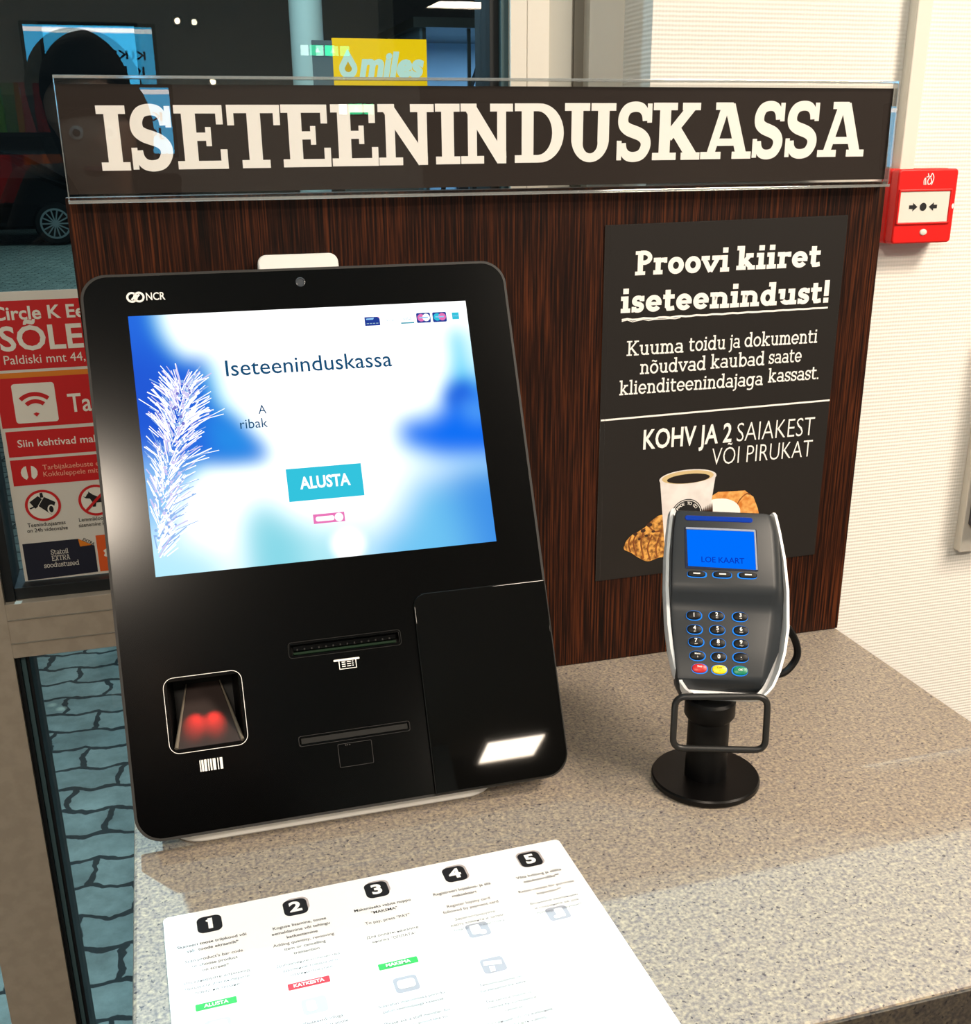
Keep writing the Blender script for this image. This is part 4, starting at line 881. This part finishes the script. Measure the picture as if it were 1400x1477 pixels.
icon('lilac', -.1562, -.3972, HAND); icon('lilac', -.0938, -.3964, [rr(-.0018, .0048, -.0050, .0050, .0012), rr(-.0045, .0010, -.0055, -.0020, .0014)])
icon('lilac', -.1562, -.4362, [[(-.0068, .0010), (-.0060, .0050), (.0066, .0028), (.0060, -.0012)], [(-.0040, -.0065), (-.0005, -.0065), (.0005, -.0015), (-.0035, -.0005)]])
icon('lilac', -.2188, -.4370, [rr(-.0062, .0062, -.0042, .0044, .0026)]); icon('ice', -.2820, -.4390, [rr(-.0055, .0010, -.0050, .0048, .002)])
icon('ice', -.3452, -.4405, [rr(-.0062, .0062, -.0050, .0056, .003)])
gr = MB(); c4 = P2(-.1562, -.4470); para(gr, c4[0], c4[1]-.0072, .0026, ['Teenindusjaamas on', 'turvakaamerate valve'], .0055, 0, 1); para(gr, c4[0], c4[1]-.0235, .0026, ['The service station is', 'covered by surveillance', 'cameras'], .0055, 0, 1); para(gr, c4[0], c4[1]-.0430, .0026, ['На станции обслуживания', 'имеется сеть камер', 'наблюдения'], .0055, 0, 1)
gr.build('footer_text', ['ink', 'inkgrey'], sh); gr = MB(); c3 = P2(-.2188, -.4480); para(gr, c3[0], c3[1]-.0060, .0026, ['Sularahas maksmiseks pöördu', 'palun teenindajaga kassasse'], .0055, 0, 1); para(gr, c3[0], c3[1]-.0225, .0026, ['Please ask a staff member for', 'help if you would like to', 'pay cash'], .0055, 0, 1)
gr.build('footer_text', ['ink', 'inkgrey'], sh); gr = MB(); c2 = P2(-.2820, -.4490); para(gr, c2[0], c2[1]-.0060, .0026, ['Lojaalsuskaardi infoga', 'pöördu teenindaja poole'], .0055, 0, 1)
gr.build('footer_text', ['ink', 'inkgrey'], sh)

# ------------------------------------------------------------------ notice on the window
NX, NZ = -.50, .1075
no = thing('window_notice', 'red and grey shop notice sheet stuck to the window left of the kiosk', 'notice', (NX, .1595, NZ), VERT)
O = (NX, NZ, 0)
XR = -.30
b = MB(); b.prism([(-.5015, .1070), (XR, .1070), (XR, .4105), (-.5015, .4105)], 0, .0003); b.build('sheet', 'sbase', no, off=O)
NM = ['sred', 'sorange', 'spale', 'snavy', 'ink', 'sor2', mat('sticker_peach', srgb(240, 176, 150), .55)]
RD, OG, PW, NV, BK, VM, PE = range(7)
def field(name, fn):
    b = MB(); fn(b); return b.build(name, NM, no, off=O)
q4 = lambda mb_, x0, x1, y0, y1, m_, z=.0005: mb_.poly([(x0, y0), (x1, y0), (x1, y1), (x0, y1)], z, m_)
za = .0008
def f_(b):
    q4(b, -.5010, XR, .3333, .4016, RD)
    txt(b, 'Circle K Eesti AS', -.4925, .3832, .0125, za, PW, x1=-.362, bold=.022)
    txt(b, 'SÕLE', -.4892, .3530, .0232, za, PW, x1=-.4105, bold=.020); txt(b, 'Paldiski mnt 44,', -.4880, .3392, .0088, za, PW, x1=-.4108)
field('address_panel', f_)
field('orange_stripe', lambda b: q4(b, -.5010, XR, .3252, .3305, OG))
def f_(b):
    q4(b, -.4995, XR, .2742, .3252, RD); b.poly(rr(-.4852, -.4444, .2785, .3192, .003), za, PW)
    for r_ in (.0200, .0126): b.stroke(ell(-.4650, .2880, r_, r_, 16, 48, 132), .0042, .0011, RD)
    b.poly([(-.4650, .2846), (-.4680, .2878), (-.4650, .2892), (-.4620, .2878)], .0011, RD)
    txt(b, 'Tasuta WiFi', -.4335, .2872, .0185, za, PW, x1=-.325, bold=.012)
field('wifi_panel', f_)
def f_(b): q4(b, -.4975, XR, .2436, .2705, RD); txt(b, 'Siin kehtivad maksekaardid', -.4876, .2538, .0075, za, PW, x1=-.365, bold=.008)
field('card_panel', f_)
def f_(b):
    q4(b, -.4975, XR, .2128, .2405, RD)
    txt(b, 'Tarbijakaebuste esitamine', -.4670, .2282, .0052, za, PE, x1=-.385); txt(b, 'Kokkuleppele mittejõudmisel', -.4672, .2208, .0052, za, PE, x1=-.378)
    for s_ in (-1, 1): b.poly([(-.4806+s_*.0016, .2215), (-.4806+s_*.0024, .2335)]+[(-.4806+s_*.0082*math.cos(math.radians(a)), .2262+.0080*math.sin(math.radians(a))) for a in (55, 30, 5, -20, -45, -65)], za, PW)
field('complaints_panel', f_)
def roundel(b, cx, cy): b.ring(ell(cx, cy, .0178, .0172, 40), ell(cx, cy, .0150, .0145, 40), za, RD); b.poly(ell(cx, cy, .0150, .0145, 40), .0007, PW)
def f_(b):
    roundel(b, -.4722, .1897)
    b.poly([(-.4850, .1945), (-.4760, .2005), (-.4700, .1945), (-.4800, .1870)], .0010, BK); b.poly([(-.4765, .1895), (-.4700, .1990), (-.4595, .1925), (-.4650, .1790)], .0011, BK)
    b.stroke([(-.4772, .1893), (-.4703, .1992)], .0006, .0012, PW)
    b.poly(ell(-.4643, .1850, .0040, .0052), .0013, PW); b.poly(ell(-.4645, .1852, .0022, .0036), .0015, BK); b.poly([(-.4858, .1880), (-.4800, .1902), (-.4795, .1890), (-.4850, .1866)], .0010, BK); b.poly([(-.4738, .2035), (-.4712, .2040), (-.4705, .1985), (-.4740, .1985)], .0012, BK)
    txt(b, 'Teenindusjaamas', -.4904, .1672, .0042, za, BK, x1=-.4525, bold=.008); txt(b, 'on 24h videovalve', -.4916, .1612, .0042, za, BK, x1=-.4510, bold=.008)
field('camera_pictogram', f_)
def f_(b):
    roundel(b, -.4190, .1905)
    b.poly([(-.4318, .1960), (-.4290, .1950), (-.4275, .1975), (-.4258, .1992), (-.4258, .2010), (-.4240, .1992), (-.4215, .1970), (-.4170, .1945), (-.4090, .1935), (-.4080, .1960), (-.4075, .1900), (-.4090, .1840), (-.4115, .1840), (-.4120, .1880), (-.4190, .1880), (-.4200, .1835), (-.4230, .1835), (-.4230, .1890), (-.4250, .1930), (-.4290, .1935)], .0010, BK)
    b.stroke([(-.4310, .1790), (-.4075, .2020)], .0028, .0014, RD)
    txt(b, 'Lemmikloomaga', -.4388, .1682, .0042, za, BK, x1=-.4025, bold=.008); txt(b, 'sisenemine keelatud', -.4398, .1622, .0042, za, BK, x1=-.3985, bold=.008)
field('dog_pictogram', f_)
def f_(b):
    b.poly([(-.4985, .1078), (-.4268, .1098), (-.4268, .1400), (-.4290, .1412), (-.4425, .1494), (-.4985, .1492)], .0007, NV); b.poly([(-.4425, .1494), (-.4415, .1405), (-.4290, .1412)], .0009, OG)
    for s_, x0, x1, y in (('Statoil', -.4715, -.4540, .1345), ('EXTRA', -.4715, -.4530, .1275), ('soodustused', -.4802, -.4448, .1202)): slab(b, s_, x0, x1, y, .0056, .105, .0010, PW)
    t_ = MB(); txt(t_, 'EXTRA', 0, 0, .0036, 0, x1=.0130, bold=.01); a = math.radians(-33)
    b.add([(-.4385+v[0]*math.cos(a)-v[1]*math.sin(a), .1470+v[0]*math.sin(a)+v[1]*math.cos(a), .0010) for v in t_.v], t_.f, BK)
field('discount_panel', f_)
def f_(b):
    b.poly([(-.4245, .1098), (-.380, .1098), (-.380, .1512), (-.4245, .1512)], .0007, VM)
    b.poly([(-.4100+(.0080+.0009*math.cos(9*t))*math.cos(t), .1305+(.0080+.0009*math.cos(9*t))*math.sin(t)) for t in [2*math.pi*k/54 for k in range(54)]], .0010, PW)
field('vermilion_panel', f_)

# ------------------------------------------------------------------ outside the window
b = MB(); b.box(-30, 30, .22, 60, FZ-.06, FZ-.01); struct('ground', b, 'pavers')
for LP, lab in ((LAMP_POS, 'small round outdoor lamp above the window, the one nearest the counter'), (ADDED_LAMP_POS, 'small round added outdoor lamp, unseen, farther left outside the window')):
  lm = thing('outdoor_wall_lamp', lab, 'lamp', (LP[0], LP[1], LP[2]+.05))
  b = MB(); b.lathe([(.0001, .07), (.06, .07), (.07, .05), (.075, .0), (.07, .0), (.062, .045), (.0001, .05)], n=32); b.build('shade', 'metal', lm, smooth=True)
  b = MB(); b.tube([(0, 0, .065), (0, -.08, .12), (0, -(LP[1]-.21), .12)], .012); b.build('arm', 'metal', lm, smooth=True)
po2 = thing('canopy_post', 'pale grey forecourt canopy post beside the yellow board', 'post', (2.33, 18.0, FZ))
b = MB(); b.lathe([(.255, 0), (.255, 5.2)], n=40); b.build('shaft', mat('post_paint', srgb(226, 236, 238), .6), po2, smooth=True)
b = MB(); b.lathe([(.0001, 0), (.32, 0), (.32, .5), (.23, .55), (.0001, .55)], n=40); b.build('foot', 'metal', po2, smooth=True)
# yellow board on a pump
mi = thing('fuel_board', 'bright yellow forecourt board with pale lettering on top of a pump', 'sign', (2.96, 15.4, FZ), (math.pi/2, 0, 0))
b = MB(); b.box(-.655, .655, 2.10, 2.83, -.06, .0); b.build('board', emis('yellow_board', srgb(240, 196, 18), 1.25), mi, off=(0, 0, 0))
b = MB(); b.box(-.93, -.655, 2.10, 2.80, -.07, -.02); b.build('side_panel', emis('grey_side_panel', srgb(96, 118, 126), .8), mi)
b = MB(); txt(b, 'miles', -.30, 2.36, .29, .01, x1=.58, bold=.05, shear=.2); b.poly(ell(-.455, 2.45, .125), .01); b.poly([(-.552, 2.53), (-.455, 2.70), (-.358, 2.53)], .012)
b.build('lettering', emis('pale_lettering', srgb(205, 240, 226), 1.0), mi)
b = MB(); b.poly([(-.505, 2.455), (-.455, 2.54), (-.405, 2.455)]+[(-.455+.05*math.cos(math.radians(a)), 2.455+.05*math.sin(math.radians(a))) for a in range(-20, -161, -20)], .014); b.build('drop_centre', emis('amber_drop', srgb(222, 176, 20), 1.0), mi)
b = MB(); b.box(-.5, .5, 0, 2.10, -.5, -.02); b.build('pump_body', 'metal', mi, bevel=.02)
b = MB(); b.box(-.35, .35, 1.1, 1.6, -.02, .0); b.build('pump_display', 'dark', mi)
# wash bay
wb = thing('wash_bay', 'blue lit open bay building seen at the right edge of the window', 'building', (6.2, 21.5, FZ))
bw = mat('bay_blue', srgb(150, 176, 198), .6)
b = MB(); b.box(-1.6, -1.5, -1.5, 1.5, 0, 3.4); b.box(2.4, 2.5, -1.5, 1.5, 0, 3.4); b.box(-1.6, 2.5, 1.4, 1.5, 0, 3.4); b.build('wall', bw, wb)
b = MB(); b.box(-1.75, 2.65, -1.7, 1.6, 3.4, 3.56); b.build('roof', 'metal', wb)
for x in (-1.52, -.70): 
    b = MB(); b.box(x-.03, x+.03, -1.52, -1.46, 0, 3.4); b.build('door_post', 'metal', wb)
b = MB(); b.box(-.2, 1.2, 1.2, 1.44, 0, .9); b.build('machine', 'dark', wb, bevel=.03)
b = MB(); b.tube([(-.75, .9, 0), (-.5, .4, 1.8), (-.1, .2, 2.75), (.1, .1, 3.4)], .05); b.build('wash_arm', 'dark', wb, smooth=True)
# parked car
ct = thing('parked_car', 'dark parked car with a pale multi-spoke wheel beyond the window', 'car', (-3.15, 19.6, FZ))
body = [(-2.3, .25), (-2.3, .75), (-2.15, .95), (-1.5, 1.02), (-1.0, 1.38), (.2, 1.46), (.9, 1.36), (1.5, 1.0), (2.1, .86), (2.25, .6), (2.25, .25)]
b = MB(); hw = .86
b.loft([[(x, -hw+(.12 if z > 1 else 0), z) for x, z in body], [(x, hw-(.12 if z > 1 else 0), z) for x, z in body]])
fix_normals(b.build('body', mat('car_paint', (.0006, .0007, .0009, 1), .5, spec=.06), ct, bevel=.05))
b = MB(); b.poly([(-.95, 1.06), (-.8, 1.33), (.2, 1.38), (.8, 1.29), (1.25, 1.02)], 0); 
b.build('side_window', mat('car_glass', srgb(6, 8, 10), .4, spec=.2), ct, xf=Matrix.Translation((0, -hw-.002, 0)) @ Matrix.Rotation(math.pi/2, 4, 'X'))
for x in (-1.42, 1.38):
    for s_ in (-1, 1):
        R = Matrix.Translation((x, s_*(hw-.06), .33)) @ Matrix.Rotation(math.pi/2*(1 if s_ < 0 else -1), 4, 'X')
        b = MB(); b.lathe([(.0001, -.1), (.30, -.1), (.33, -.06), (.33, .06), (.30, .1), (.235, .1), (.225, .02), (.0001, .02)], n=32); w_ = b.build('wheel', 'dark', ct, smooth=True, xf=R)
        b = MB(); b.ring(ell(0, 0, .235), ell(0, 0, .205), .1); b.poly(ell(0, 0, .05), .105)
        for k in range(14):
            a = 2*math.pi*k/14; b.stroke([(.04*math.cos(a), .04*math.sin(a)), (.21*math.cos(a), .21*math.sin(a))], .022, .1)
        b.build('rim', mat('rim_silver', srgb(120, 132, 134), .4), w_, xf=R)

# ------------------------------------------------------------------ the shop behind the camera (seen mirrored in the glass)
for k, (x, y, s_, lab) in enumerate(PANELS):
    p = thing('ceiling_light', lab, 'ceiling light', (x, y, CZ-.012), group='square ceiling panel lights')
    b = MB()
    hs = {0: .20, 2: .17}.get(k, .29); ho = hs+.02
    for x0, x1, y0, y1 in ((-ho, ho, -ho, -hs), (-ho, ho, hs, ho), (-ho, -hs, -hs, hs), (hs, ho, -hs, hs)): b.box(x0, x1, y0, y1, -.008, .0119)
    b.build('frame', 'alupale', p)
    b = MB(); b.add([(-hs, -hs, 0), (-hs, hs, 0), (hs, hs, 0), (hs, -hs, 0)], [(0, 1, 2, 3)])
    b.build('diffuser', emis('panel_light', PANEL_COL+(1,), s_), p)
def screen_tv(x, y, z, w_, h, lab, l1, l2):
    t = thing('wall_screen', lab, 'television', (x, y, z), (math.pi/2, 0, math.pi))
    b = MB(); b.prism(rr(-w_/2-.018, w_/2+.018, -.018, h+.018, .006), 0, .05); b.build('housing', 'dark', t, bevel=.003)
    b = MB(); b.poly([(-w_/2, 0), (w_/2, 0), (w_/2, h), (-w_/2, h)], .0508); d = b.build('panel', emis('sky_blue_screen', srgb(70, 186, 240)[:3]+(1,), TV_GAIN), t)
    b = MB(); b.poly([(-w_/2, h*.90), (w_/2, h*.90), (w_/2, h*.97), (-w_/2, h*.97)], .0516); b.build('white_band', emis('screen_band', (1, 1, 1, 1), TV_GAIN*1.1), d)
    b = MB(); txt(b, l1, -w_*.42, h*.50, h*.13, .0516, x1=w_*.02, bold=.02); txt(b, l2, -w_*.42, h*.26, h*.13, .0516, x1=w_*.02, bold=.02)
    b.build('screen_lettering', emis('screen_ink', srgb(14, 44, 84), 1.0), d)
    b = MB(); b.box(-.05, .05, h*.3, h*.7, -.03, .0); b.build('bracket', 'metal', t)
screen_tv(-.565, -5.03, .815, .52, .30, 'blue advertising screen on the grey partition, mirrored left in the window', 'KUUM', 'JOOK')
screen_tv(4.02, -5.0, .70, .34, .33, 'blue advertising screen hanging over the shop floor, mirrored at the right end of the sign', 'KUUM', 'JOOK')
ps = thing('screen_pole', 'thin grey pole carrying the hanging advertising screen', 'pole', (4.02, -5.10, FZ))
b = MB(); b.lathe([(.0001, 0), (.2, 0), (.2, .02), (.03, .03), (.03, 2.1), (.0001, 2.1)], n=24); b.build('pole', 'metal', ps, smooth=True)
ex = thing('exit_sign', 'green lit exit sign on the partition, mirrored beside the yellow board', 'sign', (.61, -5.05, .995), (math.pi/2, 0, math.pi))
b = MB(); b.box(-.095, .095, -.005, .055, 0, .03); b.build('housing', 'dark', ex)
b = MB(); b.box(-.088, -.038, .0, .05, .03, .034); b.box(-.030, .040, .0, .05, .03, .034); b.build('green_panel', emis('exit_green', (.02, .85, .36, 1), 14), ex)
b = MB(); b.box(.048, .088, .0, .05, .03, .034); b.poly([(-.015, .015), (.0, .04), (.015, .015)], .0345); b.build('white_panel', emis('exit_white', (.8, 1, .9, 1), 12), ex)
dl = thing('downlight', 'small round bright downlight high on the grey partition', 'lamp', (-.09, -5.05, 1.148), VERT[:1]+(0, math.pi))
b = MB(); b.lathe([(.0001, 0), (.03, 0), (.03, .02), (.024, .02), (.0001, .012)], n=20); b.build('housing', 'metal', dl)
b = MB(); b.poly(ell(0, 0, .014), .021); b.build('bulb_face', emis('downlight_face', (1, .85, .6, 1), 40), dl)
# shelf of packets
sf = thing('snack_shelf', 'dark shop shelf with bright packets below the advertising screen', 'shelf', (-1.15, -4.75, FZ))
b = MB(); b.box(-.75, .75, -.30, -.27, 0, 1.7); b.build('back', 'metal', sf)
for z in (.25, .72, 1.20, 1.52):
    b = MB(); b.box(-.75, .75, -.27, .12, z-.02, z); b.build('shelf_board', 'dark', sf)
for x in (-.74, .74):
    b = MB(); b.box(x-.015, x+.015, -.27, .12, 0, 1.7); b.build('upright', 'metal', sf)
pk = [srgb(214, 170, 30), srgb(190, 40, 50), srgb(60, 110, 190), srgb(90, 160, 60), srgb(220, 110, 30)]
pkm = [mat('packet_%s' % c, pk[i], .4) for i, c in enumerate(('yellow', 'red', 'blue', 'green', 'orange'))]
protos = {}
n_ = 0
for r_, z in enumerate((.72, 1.20, 1.52)):
    for k in range(6):
        c = (k*3+r_*2) % 5; cn = ('yellow', 'red', 'blue', 'green', 'orange')[c]
        if c not in protos:
            b = MB(); b.loft([[(x*s_, y, zz) for x, y in ((-.09, -.03), (.09, -.03), (.09, .03), (-.09, .03))] for s_, zz, in ((1, 0), (1.02, .1), (.97, .22))])
            o = b.build('snack_packet', pkm[c]); protos[c] = o
        else:
            o = protos[c].copy(); COL.objects.link(o)
        o.location = (-1.15-.6+.24*k, -4.72, FZ+z+Z0+.001)
        row = ('middle', 'upper', 'top')[r_]; nth = ('first', 'second', 'third', 'fourth', 'fifth', 'sixth')[k]
        tag(o, '%s snack packet on the %s board of the shelf, %s from the shelf\'s left end' % (cn, row, nth), 'packet', 'packets on the snack shelf')

# ------------------------------------------------------------------ the photographer
pe = thing('person', 'dark-haired person in a black jacket holding up a phone, mirrored in the window', 'person', (-.41, -1.42, FZ))
O = Vector((-.41, -1.42, FZ))
def skin(name, verts, edges, mt_, lev=2):
    me = bpy.data.meshes.new(name); me.from_pydata([tuple(Vector(v[:3])-O) for v in verts], edges, []); me.materials.append(M[mt_] if isinstance(mt_, str) else mt_)
    o = bpy.data.objects.new(name, me); COL.objects.link(o); o.parent = pe
    sk = o.modifiers.new('skin', 'SKIN'); sk.use_smooth_shade = True
    if not me.skin_vertices: me.skin_vertices.new()
    for i, v in enumerate(verts):
        r_ = v[3]; me.skin_vertices[0].data[i].radius = r_ if isinstance(r_, tuple) else (r_, r_)
        me.skin_vertices[0].data[i].use_root = (i == 0)
    s_ = o.modifiers.new('sub', 'SUBSURF'); s_.levels = lev; s_.render_levels = lev
    return o
skc = mat('skin_tone', srgb(206, 160, 134), .5); coat = mat('black_jacket', srgb(22, 22, 26), .8); jean = mat('dark_trousers', srgb(30, 34, 46), .8); hairm = mat('dark_hair', srgb(14, 11, 10), .75, spec=.15); shoe = mat('black_shoe', srgb(18, 18, 18), .4)
PC = CAM-fw*.0075-up*.050
def PH(a, c, d): v = PC+rt*a+up*c+fw*d; return (v.x, v.y, v.z)
V = [(-.41, -1.42, .02, .12), (-.41, -1.42, .18, .115), (-.415, -1.41, .34, .13), (-.43, -1.37, .475, .06), (-.437, -1.31, .530, .052), (-.443, -1.275, .585, (.056, .064)), (-.445, -1.268, .640, (.064, .076)), (-.445, -1.275, .690, .056)]
E_ = [(0, 1), (1, 2), (2, 3), (3, 4), (4, 5), (5, 6), (6, 7)]
V.append((-.441, -1.192, .618, .012)); E_.append((6, 8))                       # nose
V += [(-.374, -1.270, .628, .010), (-.516, -1.270, .628, .010)]; E_ += [(6, 9), (6, 10)]   # ears
def limb(pts, start):
    prev = start
    for p in pts: V.append(p); E_.append((prev, len(V)-1)); prev = len(V)-1
    return prev
for s_ in (1, -1):
    sx = -.415+s_*.17
    wri = PH(s_*.062, -.075, -.040)
    w_ = limb([(sx, -1.41, .44, .062), (-.415+s_*.245, -1.33, .22, .046), ], 2)
    w_ = limb([(wri[0]+s_*.05, wri[1]-.06, wri[2]-.06, .036), wri+(.026,)], w_)
    pal = limb([PH(s_*.058, -.045, -.016)+((.020, .030),)], w_)
    for k in range(4):
        c = -.012-.019*k; L_ = (.94, 1.0, .95, .8)[k]
        limb([PH(s_*.050, c-.004, .004)+(.0092,), PH(s_*.034*(2-L_)+s_*.004, c, .0165)+(.0086,), PH(s_*(.034-.022*L_), c+.002, .0150)+(.0080,), PH(s_*(.034-.034*L_), c+.003, .0120)+(.0070,)], pal)
    limb([PH(s_*.046, -.052, -.020)+(.0115,), PH(s_*.034, -.030, -.021)+(.0100,), PH(s_*.020, -.012, -.0175)+(.0085,)], pal)
for s_ in (1, -1):
    limb([(-.41+s_*.095, -1.42, -.06, .095), (-.41+s_*.105, -1.40, -.44, .062), (-.41+s_*.11, -1.44, -.80, .042), (-.41+s_*.115, -1.40, -.865, .034), (-.41+s_*.13, -1.30, -.880, .026)], 0)
skin('body', V, E_, skc)
V2 = [(-.41, -1.42, -.12, .150), (-.41, -1.42, .16, .142), (-.415, -1.41, .34, .158), (-.428, -1.38, .46, .085), (-.430, -1.37, .495, .070)]; E2 = [(0, 1), (1, 2), (2, 3), (3, 4)]
for s_ in (1, -1):
    sx = -.415+s_*.17; wri = PH(s_*.062, -.075, -.040); k = len(V2)
    V2 += [(sx, -1.41, .44, .082), (-.415+s_*.245, -1.33, .22, .062), (wri[0]+s_*.05, wri[1]-.06, wri[2]-.06, .050), (wri[0]+s_*.012, wri[1]-.018, wri[2]-.018, .040)]
    E2 += [(2, k), (k, k+1), (k+1, k+2), (k+2, k+3)]
skin('jacket', V2, E2, coat)
V3 = [(-.41, -1.42, .02, .135)]; E3 = []
for s_ in (1, -1):
    k = len(V3); V3 += [(-.41+s_*.095, -1.42, -.06, .112), (-.41+s_*.105, -1.40, -.44, .080), (-.41+s_*.11, -1.44, -.80, .066)]; E3 += [(0, k), (k, k+1), (k+1, k+2)]
skin('trousers', V3, E3, jean)
HC = Vector((-.445, -1.283, .655)); b = MB(); nu, nv_ = 40, 26; hv = []; hf = []
for jj in range(nv_+1):
    ph_ = math.pi*jj/nv_
    for ii in range(nu):
        th = 2*math.pi*ii/nu; d = Vector((math.sin(ph_)*math.cos(th), math.sin(ph_)*math.sin(th), math.cos(ph_)))
        wv = 1+.02*math.sin(9*th)+.012*math.sin(17*th+2)
        z = d.z*.105 if d.z > 0 else d.z*.215                       # longer at the back and sides
        taper = 1 if d.z > 0 else 1-.18*abs(d.z)
        hv.append((HC.x+d.x*.088*wv*taper, HC.y+d.y*(.092 if d.y > 0 else .100)*wv*taper-(.03*max(0, -d.z)), HC.z+z))
for jj in range(nv_):
    for ii in range(nu):
        q = (jj*nu+ii, jj*nu+(ii+1) % nu, (jj+1)*nu+(ii+1) % nu, (jj+1)*nu+ii)
        c = sum((Vector(hv[k]) for k in q), Vector())/4-HC
        if math.sin(2*math.pi*(ii+.5)/nu) > .22 and c.z < .030: continue
        hf.append(q)
b.add(hv, hf); ho_ = b.build('hair', hairm, pe, smooth=True, off=O); sd_ = ho_.modifiers.new('solid', 'SOLIDIFY'); sd_.thickness = .016; sd_.offset = -1
for s_ in (1, -1):
    skin('shoe', [(-.41+s_*.115, -1.45, -.858, .042), (-.41+s_*.12, -1.37, -.862, .038), (-.41+s_*.135, -1.27, -.868, .032)], [(0, 1), (1, 2)], shoe, 2)
    b = MB(); b.lathe([(.0001, 0), (.010, -.001), (.013, .006), (.010, .012), (.0001, .013)], n=16)
    e = b.build('eye', mat('eye_white', srgb(235, 232, 226), .3), pe, smooth=True, xf=Matrix.Translation(Vector((-.444+s_*.028, -1.2110, .640))-O) @ Matrix.Rotation(-math.pi/2, 4, 'X'))
    b = MB(); b.poly(ell(0, 0, .0066), .0136); b.build('iris', 'dark', e, off=(0, 0, 0), xf=Matrix.Translation(Vector((-.444+s_*.028, -1.2110, .640))-O) @ Matrix.Rotation(-math.pi/2, 4, 'X'))
b = MB(); b.tube(curve([(-.466, -1.210, .581), (-.444, -1.204, .578), (-.422, -1.210, .581)], 4), .005); b.build('mouth', mat('lip', srgb(160, 88, 80), .5), pe, smooth=True, off=O)
ph = thing('smartphone', 'dark smartphone held up by the photographer', 'phone')
mm = Matrix((rt, up, -fw)).transposed().to_4x4(); mm.translation = PC+Vector((0, 0, Z0)); ph.matrix_world = mm
b = MB(); b.prism(rr(-.036, .036, -.074, .071, .009), -.0040, .0040); b.build('case', 'dark', ph, bevel=.0015, smooth=True)
b = MB(); b.poly(rr(-.033, .033, -.066, .063, .004), .0042); b.build('display', emis('phone_display', (.5, .45, .4, 1), .6), ph)
